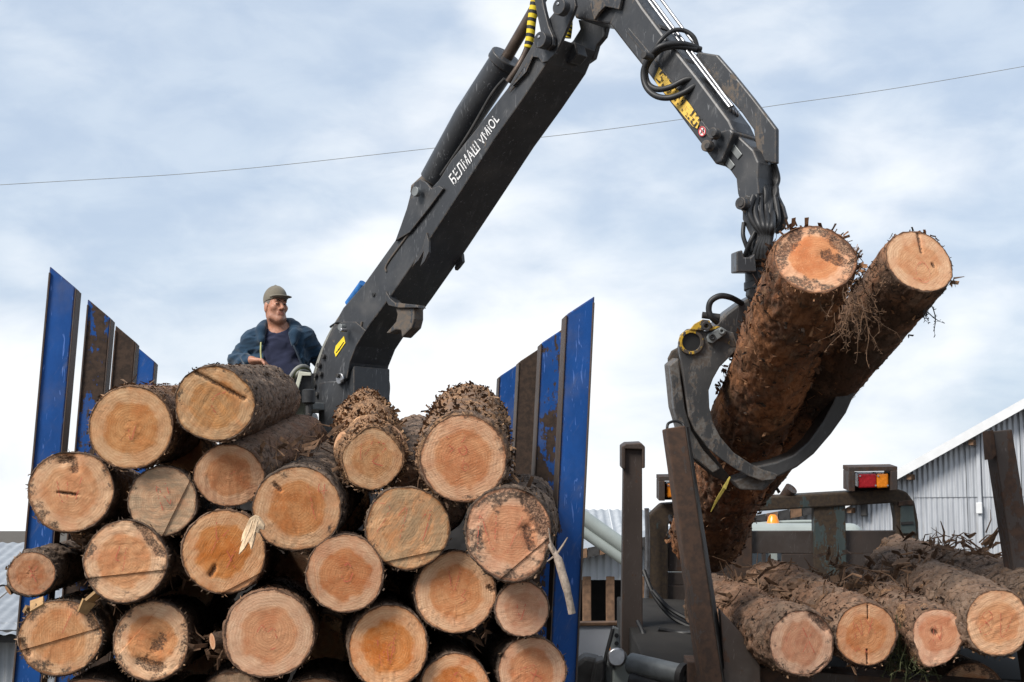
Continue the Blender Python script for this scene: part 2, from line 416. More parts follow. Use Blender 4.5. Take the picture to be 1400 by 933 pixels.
# bark: vertex attributes h (plate height) and pid (plate identity); object colour = (red, dark, peeled)
def bark_mat():
    m, T = newmat('pine_bark'); co = obj_co(T)
    oi = T.n('ShaderNodeObjectInfo')
    sc = T.n('ShaderNodeSeparateColor', {0: oi.outputs['Color']}); red, dark, peel = sc.outputs[0], sc.outputs[1], sc.outputs[2]
    p = T.vadd(co, T.n('ShaderNodeCombineXYZ', {0: T.math('MULTIPLY', oi.outputs['Random'], 50.0), 1: 0.0, 2: 0.0}).outputs[0])
    h, pid = T.attr('h'), T.attr('pid')
    n1 = T.noise(T.vmul(p, (1, 1, .35)), 22, 8, .7); n2 = T.noise(p, 6, 5, .6); n3 = T.noise(T.vmul(p, (1, 1, .6)), 90, 5, .7)
    base = T.mix(pid, (.125, .086, .062), (.26, .178, .125))
    base = T.mix(T.math('MULTIPLY', red, T.ramp(n1, .35, .62)), base, (.25, .098, .046))
    base = T.mix(T.ramp(n3, .45, .7), base, T.mix(red, (.26, .20, .155), (.24, .12, .07)))
    base = T.mix(T.math('MULTIPLY', red, T.ramp(T.noise(p, 3.2, 4, .6), .40, .58)), base, T.mix(n3, (.22, .085, .035), (.42, .195, .09)))
    base = T.mix(T.math('MULTIPLY', dark, T.ramp(T.math('ADD', T.math('MULTIPLY', n2, .6), T.math('MULTIPLY', T.noise(T.vadd(p, (9, 1, 4)), 2.2, 3, .6), .4)), .42, .56)), base, (.035, .028, .024))
    pe = T.ramp(T.math('ADD', T.math('MULTIPLY', n2, .6), T.math('ADD', T.math('MULTIPLY', n1, .4), T.math('MULTIPLY', peel, .30))), .62, .68)
    pcol = T.mix(T.ramp(n3, .35, .65), (.17, .088, .045), (.40, .235, .13)); pcol = T.mix(T.ramp(n1, .50, .68), pcol, (.075, .048, .032))
    base = T.mix(pe, base, pcol)
    base = T.mix(T.math('MULTIPLY', T.ramp(h, .22, .0), T.math('SUBTRACT', .8, T.math('MULTIPLY', red, .45))), base, (.030, .020, .014))
    bump = T.math('ADD', T.math('MULTIPLY', n1, .8), T.math('MULTIPLY', n3, .5))
    T.out(base, .88, bump=bump, bstr=1.0, bdist=.018, spec=.2)
    return m
M['bark'] = bark_mat()
def flake_mat():
    m, T = newmat('bark_flake'); co = obj_co(T)
    pid = T.attr('pid')
    oi = T.n('ShaderNodeObjectInfo')
    sc = T.n('ShaderNodeSeparateColor', {0: oi.outputs['Color']}); red, dark, peel = sc.outputs[0], sc.outputs[1], sc.outputs[2]
    n = T.noise(co, 90, 4, .65)
    c1 = T.cramp(pid, [(0, (.06, .042, .032)), (.35, (.15, .105, .078)), (.62, (.22, .15, .105)), (.84, (.27, .145, .075)), (.96, (.42, .26, .15)), (1, (.48, .32, .20))])
    c2 = T.cramp(pid, [(0, (.035, .024, .02)), (.4, (.10, .05, .03)), (.7, (.20, .085, .04)), (1, (.34, .16, .075))])
    c = T.mix(red, c1, c2)
    c = T.mix(T.math('MULTIPLY', dark, T.ramp(pid, .95, .5)), c, (.045, .036, .03))
    c = T.mix(T.math('MULTIPLY', peel, T.ramp(pid, .15, .4)), c, T.mix(T.ramp(pid, .4, 1.0), (.20, .11, .058), (.50, .32, .19)))
    c = T.mix(T.ramp(n, .4, .7), c, T.mix(.5, c, (.04, .03, .02)))
    T.out(c, .85, bump=n, bstr=.4, bdist=.004, spec=.2)
    return m
M['flake'] = flake_mat()
# ------------------------------------------------------------------ logs
def mesh_np(name, v, faces, attrs=None, smooth=True):
    me = bpy.data.meshes.new(name); me.from_pydata(v.tolist() if hasattr(v, 'tolist') else v, [], faces)
    for k, a in (attrs or {}).items():
        at = me.attributes.new(k, 'FLOAT', 'POINT'); at.data.foreach_set('value', np.asarray(a, dtype=np.float32))
    if smooth: me.polygons.foreach_set('use_smooth', [True] * len(me.polygons))
    me.update(); return me
def child(name, me, mat, parent, color=None, kind=None):
    o = bpy.data.objects.new(name, me); COL.objects.link(o); me.materials.append(mat); o.parent = parent
    if color: o.color = color
    if kind: o['kind'] = kind
    return o
GLY = {  # crayon strokes in a unit box
    '0': [[(.5, 1), (.1, .7), (.1, .3), (.5, 0), (.9, .3), (.9, .7), (.5, 1)]],
    '1': [[(.2, .7), (.6, 1), (.45, 0)]], '2': [[(.1, .8), (.5, 1), (.85, .75), (.1, 0), (.95, .1)]],
    '3': [[(.15, .95), (.8, .85), (.4, .55), (.85, .3), (.2, 0)]], '4': [[(.3, 1), (.1, .45), (.9, .5)], [(.75, .95), (.55, 0)]],
    '5': [[(.9, 1), (.3, .95), (.25, .6), (.8, .5), (.75, .1), (.1, 0)]], '6': [[(.8, 1), (.25, .6), (.15, .2), (.5, 0), (.85, .25), (.5, .5), (.2, .3)]],
    '7': [[(.1, 1), (.95, .9), (.4, 0)]], '8': [[(.5, .5), (.15, .75), (.5, 1), (.85, .75), (.5, .5), (.1, .2), (.5, 0), (.9, .25), (.5, .5)]],
    'V': [[(.1, 1), (.45, 0), (.95, 1)]], 'X': [[(.1, 1), (.9, 0)], [(.9, 1), (.1, 0)]], 'N': [[(.1, 0), (.2, 1), (.75, .1), (.9, 1)]],
    'Z': [[(.1, 1), (.9, .9), (.1, .1), (.95, 0)]], '/': [[(.8, 1), (.1, 0)]], '(': [[(.9, 1), (.3, .7), (.3, .25), (.8, 0)]],
    'U': [[(.1, 1), (.2, .1), (.6, 0), (.9, .9)]], '-': [[(0, .5), (1, .45)]], 'W': [[(0, .9), (.3, 0), (.5, .8), (.75, .05), (1, 1)]],
    'o': [[(.5, .9), (.05, .6), (.2, .1), (.7, .05), (.95, .5), (.6, .95), (.2, .8)]], 'Y': [[(.1, 1), (.5, .5), (.95, .95)], [(.5, .5), (.45, 0)]],
}
def resamp(pl, step):
    out = [pl[0]]
    for a, b in zip(pl[:-1], pl[1:]):
        n = max(1, int(math.dist(a, b) / step))
        out += [(a[0] + (b[0] - a[0]) * k / n, a[1] + (b[1] - a[1]) * k / n) for k in range(1, n + 1)]
    return out
LOGN = [0]
LOGS = {}
def make_log(name, label, group, f, fd, r, b, bd, rb=None, L=None, seed=None, shape=None, tilt=(0, 0), col=(0, .2, .8), bark=(0, .3, .3),
             steps=(), marks=(), nth=104, nz=70, flakes=260, stubs=(), cat='log', cracks=(), amp=1.0, key=None, shred=34, bumpy=.07, cs=(40, 40, 19), fs=1.0, fl=1.0, strips=0):
    """f=(px,py) face centre at depth fd, r face radius in px, b=(px,py) a point of the axis further back at depth bd, rb its radius in px"""
    LOGN[0] += 1; seed = seed or LOGN[0] * 7 + 3
    rng = np.random.default_rng(seed)
    F0 = P(*f, fd)
    B0 = P(*b, bd) if b else F0 + (AX + Vector((rng.normal(0, .02), 0, rng.normal(0, .012)))) * (L or 3.2)
    R = r * fd / F; Rb = (rb * bd / F) if rb else R * .93
    Z = unit(F0 - B0); X = unit(Vector((1, 0, 0)) - Z * Z.x); Y = Z.cross(X)
    Lx = L or (F0 - B0).length
    if L: Rb = R + (Rb - R) * L / (F0 - B0).length
    root = empty(name, F0, label, cat, group)
    root.matrix_world = Matrix.Translation(F0) @ Matrix((X, Y, Z)).transposed().to_4x4()
    # outline of the section
    th = np.arange(nth) * 2 * math.pi / nth
    def rad(t):
        c = np.stack([np.cos(t) * 1.1, np.sin(t) * 1.1, np.full_like(t, seed * 1.3)], 1)
        s = 1 + bumpy * 2 * (fbm(c, 3, seed) - .5)
        if shape:
            a = np.radians([q[0] for q in shape]); v = np.array([q[1] for q in shape])
            aa = np.concatenate([a - 2 * math.pi, a, a + 2 * math.pi]); vv = np.concatenate([v, v, v])
            lin = np.interp(t % (2 * math.pi), aa, vv)
            w = .09; lin = (lin + np.interp((t + w) % (2 * math.pi), aa, vv) + np.interp((t - w) % (2 * math.pi), aa, vv)) / 3
            s = s * lin
        return s * R
    def zface(x, y):
        z = tilt[0] * x + tilt[1] * y
        for (ang, off, dep) in steps:
            d = x * math.cos(math.radians(ang)) + y * math.sin(math.radians(ang)) - off * R
            z = z - np.where(d > 0, dep, 0.0)
        return z
    # ---- sawn face
    nr = 20
    bm = bmesh.new(); c0 = bm.verts.new((0, 0, 0)); rings = []
    rim = rad(th)
    for i in range(1, nr + 1):
        rr = rim * (i / nr)
        rings.append([bm.verts.new((rr[k] * math.cos(th[k]), rr[k] * math.sin(th[k]), 0)) for k in range(nth)])
    for k in range(nth): bm.faces.new((c0, rings[0][k], rings[0][(k + 1) % nth]))
    for i in range(nr - 1):
        for k in range(nth): bm.faces.new((rings[i][k], rings[i + 1][k], rings[i + 1][(k + 1) % nth], rings[i][(k + 1) % nth]))
    for (ang, off, dep) in steps:
        n = Vector((math.cos(math.radians(ang)), math.sin(math.radians(ang)), 0))
        for e in (-.0012, .0012):
            bmesh.ops.bisect_plane(bm, geom=bm.verts[:] + bm.edges[:] + bm.faces[:], plane_co=n * (off * R + e), plane_no=n, dist=1e-6)
    co = np.array([v.co[:] for v in bm.verts])
    ang_ = np.arctan2(co[:, 1], co[:, 0]) % (2 * math.pi)
    rimv = np.hypot(co[:, 0], co[:, 1]) / rad(ang_)
    z = zface(co[:, 0], co[:, 1]) + (fbm(np.c_[co[:, :2] / R * 2.2, np.full(len(co), seed * .7)], 4, seed) - .5) * .006
    sa = rng.uniform(0, math.pi); su = co[:, 0] * math.cos(sa) + co[:, 1] * math.sin(sa); sv = -co[:, 0] * math.sin(sa) + co[:, 1] * math.cos(sa)
    z += (fbm(np.c_[su / R * 1.6, sv / R * rng.uniform(7, 13), np.full(len(co), seed * .9)], 2, seed) - .5) * rng.uniform(.001, .0038)
    tear = sstep(.52, .70, fbm(np.c_[co[:, :2] / R * 1.5, np.full(len(co), seed * 1.9)], 3, seed + 2))
    z += (fbm(np.c_[co[:, :2] / R * 10, np.full(len(co), seed * .3)], 3, seed + 4) - .5) * (.0008 + rng.uniform(.001, .008) * tear)
    dk = np.zeros(len(co))
    for (x0, y0, x1, y1, wd) in cracks:
        a = np.array([x0, y0]) * R; d = np.array([x1 - x0, y1 - y0]) * R; pp = co[:, :2] - a
        t = np.clip((pp @ d) / (d @ d), 0, 1); q = pp - t[:, None] * d
        m = np.exp(-(np.hypot(q[:, 0], q[:, 1]) / (wd * R)) ** 2); dk = np.maximum(dk, m); z -= .012 * m
    for v, zz_ in zip(bm.verts, z): v.co.z = zz_
    lay = bm.loops.layers.uv.new('UVMap')
    for fc in bm.faces:
        for l in fc.loops: l[lay].uv = (l.vert.co.x / R, l.vert.co.y / R)
    bmesh.ops.recalc_face_normals(bm, faces=bm.faces)
    me = bpy.data.meshes.new('cut_face'); bm.to_mesh(me); bm.free()
    for nm, a in (('rim', rimv), ('dark', dk)):
        at = me.attributes.new(nm, 'FLOAT', 'POINT'); at.data.foreach_set('value', a.astype(np.float32))
    if me.polygons and me.polygons[0].normal.z < 0: me.flip_normals()
    face = child('cut_face', me, M['face'], root, (col[0], col[1], col[2], 1))
    # ---- bark
    tz = np.concatenate([[0, 0, .012 / Lx], np.linspace(.03 / Lx, 1, nz)]); ns = len(tz)
    TT, ZZ = np.meshgrid(th, tz); t = TT.ravel(); s = ZZ.ravel()
    base = np.tile(rim, ns) * (1 + (Rb / R - 1) * s)
    zz_ = -s * Lx
    wob = .02 * (fbm(np.c_[zz_ * 1.6, np.full_like(zz_, seed), np.zeros_like(zz_)], 2, seed + 5) - .5)
    cx, cy = np.cos(t), np.sin(t)
    q = np.c_[cx * base, cy * base, zz_]
    f1, f2, pid = voro(q * np.array(cs) + (fbm(q * 12, 3, seed) - .5)[:, None] * 2.6, seed)
    h = sstep(.03, .28, f2 - f1)
    rough = fbm(q * np.array([34, 34, 20]), 4, seed + 3)
    big = fbm(q * np.array([5, 5, 2.2]), 3, seed + 9)
    rdg = 1 - np.abs(2 * fbm(q * np.array([26, 26, 9]), 3, seed + 21) - 1)
    thick = (.0035 + .0055 * h * (.3 + .7 * pid) + .008 * (rdg - .7) + .010 * (rough - .5) + .016 * (big - .5)) * amp * (.4 + .6 * sstep(0, .07, -zz_))
    thick = np.maximum(thick, .0012)
    ring_i = np.repeat(np.arange(ns), nth)
    thick = np.where(ring_i == 0, 0, thick)
    rr = base + thick
    for (deg, dist, rs, ln) in stubs:   # swelling under each branch stub
        da = (t - math.radians(deg) + math.pi) % (2 * math.pi) - math.pi
        dd = np.hypot(da * base, (-zz_ - dist)); rr += np.exp(-(dd / (rs * 2.2)) ** 2) * rs * .55 * (ring_i > 0)
    jag = np.where(ring_i == 1, (rough - .55) * .016, 0)
    x, y = cx * rr, cy * rr + wob * np.minimum(1, s * 6)
    zz_ = zz_ + jag + zface(cx * base * .995, cy * base * .995) * np.clip(1 - s * Lx / .25, 0, 1)
    faces = []
    idx = np.arange(nth); nx = (idx + 1) % nth
    for i in range(ns - 1):
        a, b_, c_, d_ = i * nth + idx, i * nth + nx, (i + 1) * nth + nx, (i + 1) * nth + idx
        faces += np.stack([a, d_, c_, b_], 1).tolist()
    faces.append(((ns - 1) * nth + idx).tolist())
    bk = mesh_np('bark', np.c_[x, y, zz_], faces, {'h': h, 'pid': pid})
    bcol = (bark[0], bark[1], bark[2], 1)
    child('bark', bk, M['bark'], root, bcol)
    # ---- loose bark flakes
    if flakes:
        fv, ff, fp = [], [], []
        for k in range(flakes + strips):
            big_ = k >= flakes
            zl = Lx * rng.random() ** 1.25; ta = rng.random() * 2 * math.pi
            b0 = np.interp(ta, np.append(th, 2 * math.pi), np.append(rim, rim[0])) * (1 + (Rb / R - 1) * zl / Lx) + .006 * amp
            ln = rng.uniform(.008, .034) * fs; wd = ln * rng.uniform(.2, .6)
            if big_: ln = rng.uniform(.03, .075); wd = ln * rng.uniform(.15, .4)
            lift = rng.uniform(.000, .007) * amp * fl
            er = np.array([math.cos(ta), math.sin(ta), 0]); et = np.array([-math.sin(ta), math.cos(ta), 0]); ez = np.array([0, 0, 1.])
            a = rng.normal(0, .6); ul = ez * math.cos(a) + et * math.sin(a); uw = et * math.cos(a) - ez * math.sin(a)
            c_ = er * b0 + ez * (-zl); st = len(fv); cur = rng.uniform(-.1, .5) * fl
            if big_: cur = rng.uniform(.5, 2.2); lift += .004
            for i in range(3):
                for j in (-1, 1):
                    u = i / 2 - .5
                    jw = rng.uniform(.55, 1.1)
                    fv.append(c_ + ul * ln * (u + rng.uniform(-.1, .1)) + uw * wd * .5 * j * jw + er * (lift * (.2 + i * .5) + cur * ln * u * u))
                    fp.append(0)
            p_ = rng.random()
            fp[-6:] = [p_] * 6
            ff += [(st, st + 1, st + 3, st + 2), (st + 2, st + 3, st + 5, st + 4)]
        # shredded fibres round the cut
        for k in range(shred):
            ta = rng.random() * 2 * math.pi
            b0 = np.interp(ta, np.append(th, 2 * math.pi), np.append(rim, rim[0])) + .003
            er = np.array([math.cos(ta), math.sin(ta), 0]); et = np.array([-math.sin(ta), math.cos(ta), 0]); ez = np.array([0, 0, 1.])
            ln = rng.uniform(.004, .018); wd = rng.uniform(.001, .004); dr = er * rng.uniform(.1, 1.0) + et * rng.normal(0, .5) + ez * rng.uniform(-.6, .5)
            dr = dr / np.linalg.norm(dr); c_ = er * b0 + ez * (zface(er[0] * b0, er[1] * b0) - rng.uniform(0, .02)); st = len(fv); p_ = rng.random()
            fv += [c_ - et * wd, c_ + et * wd, c_ + dr * ln + et * wd * .2, c_ + dr * ln - et * wd * .2]; fp += [p_] * 4
            ff.append((st, st + 1, st + 2, st + 3))
        child('bark_flakes', mesh_np('bark_flakes', np.array(fv), ff, {'pid': fp}, False), M['flake'], root, bcol, 'stuff')
    # ---- sawn branch stubs: (deg, distance from the face, radius, length)
    for (deg, dist, rs, ln) in stubs:
        a = math.radians(deg); er = Vector((math.cos(a), math.sin(a), 0)); r0 = float(np.interp(a % (2 * math.pi), np.append(th, 2 * math.pi), np.append(rim, rim[0])))
        c_ = er * (r0 * .8) + Vector((0, 0, -dist)); e_ = unit(er + Vector((0, 0, .45)))
        mb = MB(); mb.tube([c_, c_ + e_ * (r0 * .28 + ln)], [rs * 1.25, rs * 1.08], 18, caps=False)
        o = mb.build('branch_stub', M['bark'], None, True, origin=(0, 0, 0), color=bcol); o.parent = root
        n = 18; u = unit(e_.orthogonal()); v = e_.cross(u); ce = c_ + e_ * (r0 * .28 + ln + .001)
        cm = bpy.data.meshes.new('stub_end'); vs = [ce] + [ce + (u * math.cos(k * 2 * math.pi / n) + v * math.sin(k * 2 * math.pi / n)) * rs * 1.08 for k in range(n)]
        cm.from_pydata([tuple(q_) for q_ in vs], [], [(0, 1 + k, 1 + (k + 1) % n) for k in range(n)])
        ul_ = cm.uv_layers.new(name='UVMap')
        for lp in cm.loops:
            vi = lp.vertex_index; ul_.data[lp.index].uv = (0, 0) if vi == 0 else (math.cos((vi - 1) * 2 * math.pi / n), math.sin((vi - 1) * 2 * math.pi / n))
        at = cm.attributes.new('rim', 'FLOAT', 'POINT'); at.data.foreach_set('value', [0.0] + [1.0] * n)
        e2 = child('stub_end', cm, M['face'], o, (0, .15, .4, 1))
    # ---- crayon marks: (text, cx, cy, size, slant) in log radii
    if marks:
        for (txt, mx, my, sz, rot) in marks:
            mv, mf = [], []
            ca, sa = math.cos(math.radians(rot)), math.sin(math.radians(rot))
            W_ = len(txt) * sz * .75
            for i, ch in enumerate(txt):
                for st_ in GLY.get(ch, []):
                    pl_ = [(p0 * sz * .6 + i * sz * .75 - W_ / 2, p1 * sz - sz / 2) for p0, p1 in st_]
                    if len(pl_) > 2: pl_ = [(q_.x, q_.y) for q_ in catmull([(*p_, 0) for p_ in pl_], 5)]
                    pl_ = resamp(pl_, .04)
                    pts = []
                    for (px_, py_) in pl_:
                        px_ += rng.normal(0, .006); py_ += rng.normal(0, .006)
                        gx, gy = mx + px_ * ca - py_ * sa, my + px_ * sa + py_ * ca
                        pts.append((gx * R, gy * R))
                    b0 = len(mv); wv = .0012 * rng.uniform(.7, 1.4)
                    for k_, (gx, gy) in enumerate(pts):
                        dx = pts[min(k_ + 1, len(pts) - 1)][0] - pts[max(k_ - 1, 0)][0]; dy = pts[min(k_ + 1, len(pts) - 1)][1] - pts[max(k_ - 1, 0)][1]
                        l_ = math.hypot(dx, dy) or 1; ox, oy = -dy / l_ * wv, dx / l_ * wv
                        zc = float(zface(np.array([gx]), np.array([gy]))[0]) + .0045
                        mv += [(gx + ox, gy + oy, zc), (gx - ox, gy - oy, zc)]
                    mf += [(b0 + 2 * k_, b0 + 2 * k_ + 1, b0 + 2 * k_ + 3, b0 + 2 * k_ + 2) for k_ in range(len(pts) - 1)]
            child('crayon_mark', mesh_np('crayon_mark', np.array(mv), mf, None, False), M['chalk'], root)
    if key: LOGS[key] = root
    return root
# ------------------------------------------------------------------ ground
def ground_mat():
    m, T = newmat('trodden_earth'); co = obj_co(T)
    n1 = T.noise(co, .35, 6, .6); n2 = T.noise(co, 9, 6, .7)
    c = T.mix(T.ramp(n1, .35, .65), (.045, .038, .030), (.085, .073, .058)); c = T.mix(T.ramp(n2, .45, .7), c, (.12, .095, .07))
    T.out(c, .95, bump=n2, bstr=.5, bdist=.03); return m
g = MB(); g.add([(-900, -300, 0), (900, -300, 0), (900, 1500, 0), (-900, 1500, 0)], [(0, 1, 2, 3)])
tag(g.build('ground', ground_mat(), origin=(0, 0, 0)), kind='structure')

# ------------------------------------------------------------------ buildings of corrugated sheet
def corrug_mat(name, c0, c1, rough=.38, metal=.35):
    m, T = newmat(name); co = obj_co(T)
    oi = T.n('ShaderNodeObjectInfo')
    n = T.noise(T.vmul(co, (1, 1, .2)), 6, 6, .6); n2 = T.noise(T.vmul(co, (6, 6, .4)), 3, 3, .6)
    c = T.mix(T.ramp(n, .3, .7), c0, c1)
    c = T.mix(T.math('MULTIPLY', oi.outputs['Random'], .35), c, tuple(x * .72 for x in c0))
    c = T.mix(T.math('MULTIPLY', T.ramp(n2, .58, .75), .35), c, (.20, .18, .16))
    T.out(c, T.math('ADD', T.math('MULTIPLY', n, .2), rough), metal, bump=n, bstr=.1, spec=.5); return m
M['zinc'] = corrug_mat('zinc_corrugated_sheet', (.40, .42, .45), (.52, .54, .57))
M['zincroof'] = corrug_mat('grey_roof_sheet', (.24, .26, .285), (.33, .35, .375), .5, .1)
M['palesheet'] = corrug_mat('pale_corrugated_sheet', (.30, .325, .35), (.40, .42, .44), .5, .1)
def corr_sheet(o, ux, uz, n, wid, z0, z1a, z1b, pitch=.10, amp=.014, lift=0.0):
    """wave-profiled sheet: o origin, ux along, uz up, n outwards; from height z0 up to z1a..z1b"""
    k = max(4, int(round(wid / pitch)) * 6); v = []; f = []
    for i in range(k + 1):
        s = i / k * wid; a = amp * math.cos(2 * math.pi * s / pitch) + lift
        for z in (z0, z1a + (z1b - z1a) * i / k): v.append(o + ux * s + uz * z + n * a)
    f = [(2 * i, 2 * i + 2, 2 * i + 3, 2 * i + 1) for i in range(k)]
    return v, f
def sheet_obj(name, vf, mat, parent, thick=.0):
    mb = MB(); mb.add(*vf); o = mb.build(name, mat, parent)
    o.data.polygons.foreach_set('use_smooth', [True] * len(o.data.polygons)); return o

# -- big warehouse at the right: its gable wall is turned, so the roof slopes away out of sight behind the verge
WG = P(1112, 722, 30.0); WDR = unit(Vector((.87, -.49, 0))); WBK = Vector((.49, .87, 0)); Nf = -WBK; Zv = UP; X1 = Vector((1, 0, 0))
def WP(px, py, off=0.0):
    D = ray(px, py); return CAM + D * (((WG - CAM).dot(WBK) - off) / D.dot(WBK))
def ws(p): return (p - WG).dot(WDR)
v0, v1 = WP(1230, 652), WP(1400, 557); slope = (v1.z - v0.z) / (ws(v1) - ws(v0))
zE = v0.z - slope * ws(v0); WR_ = ws(WP(1740, 400)); rz = zE + slope * WR_
wh = empty('warehouse', (WG + WDR * WR_)[:2] + (0,), 'large corrugated zinc warehouse with white roof edge at the right', 'warehouse')
def wpt(s_, z, back=0.0): return Vector((WG.x, WG.y, 0)) + WDR * s_ + WBK * back + UP * z
def top(s_): return zE + slope * (s_ if s_ < WR_ else 2 * WR_ - s_) - .03
zS = WP(1300, 680).z; W_ = .98; k = 0; x = 0.0
while x < WR_ * 2 - .1:
    ox = wpt(x, 0); up_ = min(top(x), top(x + W_)) > zS + .08
    lo, lo2 = (zS + .06, zS + .06) if up_ else (top(x), top(x + W_))
    sheet_obj('wall_sheet', corr_sheet(ox, WDR, Zv, Nf, W_ - .012, 0.05, lo, lo2, .098, .015, .004 + .006 * (k % 2)), M['zinc'], wh)
    if up_:
        sheet_obj('wall_sheet', corr_sheet(ox, WDR, Zv, Nf, W_ - .012, zS, top(x), top(x + W_), .098, .015, .022 + .006 * (k % 2)), M['zinc'], wh)
    x += W_; k += 1
for sg in (0, 1):                                       # roof planes and their white verges
    e = -.4 if sg == 0 else 2 * WR_ + .4
    ze = zE - slope * .4
    mb = MB(); a = [wpt(e, ze, -.32), wpt(WR_, rz, -.32), wpt(WR_, rz, 24), wpt(e, ze, 24)]
    mb.prism(a, [p + UP * .06 for p in a]); mb.build('roof', M['zincroof'], wh)
    mb = MB(); a = [wpt(e, ze - .09, -.37), wpt(WR_, rz - .09, -.37), wpt(WR_, rz + .09, -.37), wpt(e, ze + .09, -.37)]
    mb.prism(a, [p + WBK * .045 for p in a]); mb.build('verge_board', M['white'], wh)
    sx = 0 if sg == 0 else 2 * WR_
    mb = MB(); mb.box(wpt(sx, zE / 2 - .03, 12), WDR * .02, WBK * 11.9, UP * (zE / 2 - .03)); mb.build('side_wall', M['zinc'], wh)
for q in range(8):                                       # purlin ends under the verge
    s_ = .8 + q * 1.15; mb = MB(); mb.box(wpt(s_, top(s_) - .12, -.17), WDR * .045, WBK * .13, UP * .05); mb.build('purlin_end', M['wood'], wh)
q0 = WP(1335, 612); q1 = WP(1347, 760); mb = MB(); mb.box((q0 + q1) / 2 - WBK * .07, WDR * .035, WBK * .02, UP * 1.35); mb.build('downpipe', M['zinc'], wh, bevel=.008)
q0 = WP(1341, 695); mb = MB(); mb.box(q0 - WBK * .12, WDR * .055, WBK * .025, UP * .10); mb.build('cable_box', M['white'], wh, bevel=.01)
q0 = WP(1184, 694); mb = MB(); mb.box(q0 - WBK * .12, WDR * .06, WBK * .05, UP * .17); mb.build('wall_lamp', M['darksteel'], wh, bevel=.02)

# -- low open shed between the trucks
d = 22.0
a0, a1 = P(770, 760, d), P(1125, 692, d); by = a0.y
sh = empty('open_shed', ((a0.x + a1.x) / 2, by, 0), 'low open-fronted shed with dark-edged lean-to roof behind the trucks', 'shed')
zb = P(800, 793, d).z; sl = (a1.z - a0.z) / (a1.x - a0.x); x = a0.x; k = 0
while x < a1.x - .1:
    wdt = min(.95, a1.x - x)
    sheet_obj('wall_sheet', corr_sheet(Vector((x, by, 0)), X1, Zv, Nf, wdt - .012, zb, a0.z + sl * (x - a0.x) - .05, a0.z + sl * (x + wdt - a0.x) - .05, .10, .014, .004 + .005 * (k % 2)), M['palesheet'], sh)
    x += .95; k += 1
mb = MB(); q = [Vector((a0.x - .2, by - .25, a0.z - .06)), Vector((a1.x, by - .25, a1.z - .06)), Vector((a1.x, by + 6, a1.z - .06)), Vector((a0.x - .2, by + 6, a0.z - .06))]
mb.prism(q, [p + Vector((0, 0, .07)) for p in q]); mb.build('roof', M['zincroof'], sh)
n_ = 22
for i in range(n_):                                      # ends of the roof battens, dark and rusty in turn
    xa = a0.x + (a1.x - a0.x) * i / n_; xb = a0.x + (a1.x - a0.x) * (i + .93) / n_
    mb = MB(); q = [Vector((xa, by - .32, a0.z + sl * (xa - a0.x) - .08)), Vector((xb, by - .32, a0.z + sl * (xb - a0.x) - .08)), Vector((xb, by - .32, a0.z + sl * (xb - a0.x) + .05)), Vector((xa, by - .32, a0.z + sl * (xa - a0.x) + .05))]
    mb.prism(q, [p + Vector((0, .06, 0)) for p in q]); mb.build('roof_batten', M['wood'] if i % 2 else M['darksteel'], sh)
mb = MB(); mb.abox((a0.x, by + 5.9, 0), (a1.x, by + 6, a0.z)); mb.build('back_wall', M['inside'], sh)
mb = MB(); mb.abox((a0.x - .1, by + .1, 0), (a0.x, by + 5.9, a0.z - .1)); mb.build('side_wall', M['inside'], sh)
for px in (802, 834, 880, 940, 1020, 1090):
    p = P(px, 800, d); mb = MB(); mb.abox((p.x - .06, by - .02, 0), (p.x + .06, by + .1, zb + .05)); mb.build('post', M['wood'], sh, bevel=.01)
# -- far pale building behind the shed
d = 40.0
a0, a1 = P(640, 697, d), P(900, 697, d); e0 = P(640, 752, 37.0)
fb = empty('grey_barn', ((a0.x + a1.x) / 2, a0.y, 0), 'far grey barn with pale sheet roof behind the conveyor tubes', 'barn')
x = a0.x; rd = Vector((0, e0.y - a0.y, e0.z - a0.z)); rl = rd.length; rd = unit(rd)
while x < a1.x - .1:
    v, f = corr_sheet(Vector((x, a0.y, a0.z)), X1, rd, Vector((0, -.4, .9)), 1.18, 0, rl, rl, .2, .02)
    sheet_obj('roof_sheet', (v, f), M['palesheet'], fb); x += 1.2
mb = MB(); mb.abox((a0.x + .2, e0.y + .3, 0), (a1.x - .2, a0.y + 6, e0.z)); mb.build('wall', M['palesheet'], fb)

# -- low building at the left edge
d = 15.0
e0, e1 = P(-330, 848, d), P(150, 846, d); r0 = P(-330, 731, d + 3.6); r1 = P(150, 731, d + 3.6)
lb = empty('roofed_shed', ((e0.x + e1.x) / 2, e0.y, 0), 'low shed with grey sheet roof left of the blue stake', 'shed')
ez = e0.z; rd = Vector((0, r0.y - e0.y, r0.z - e0.z)); rl = rd.length; rd = unit(rd); nn = Vector((0, -rd.z, rd.y))
x = e0.x; k = 0
while x < e1.x:
    for (s0, s1, lf) in ((0, rl * .50, .0), (rl * .47, rl, .022)):
        v, f = corr_sheet(Vector((x, e0.y, ez)) + rd * s0 - Vector((0, .25, .12)), X1, rd, nn, .98, 0, s1 - s0, s1 - s0, .125, .008, lf + .004 * (k % 2))
        sheet_obj('roof_sheet', (v, f), M['zincroof'], lb)
    sheet_obj('wall_sheet', corr_sheet(Vector((x, e0.y + .12, 0)), X1, Zv, Nf, .985, .02, ez - .03, ez - .03, .09, .012, .004 * (k % 2)), M['palesheet'], lb)
    x += 1.0; k += 1
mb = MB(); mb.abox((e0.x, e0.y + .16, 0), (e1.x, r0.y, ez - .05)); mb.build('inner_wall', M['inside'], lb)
mb = MB(); mb.abox((e0.x, e0.y - .16, ez - .20), (e1.x, e0.y + .1, ez - .085)); mb.build('eave_board', M['darksteel'], lb)

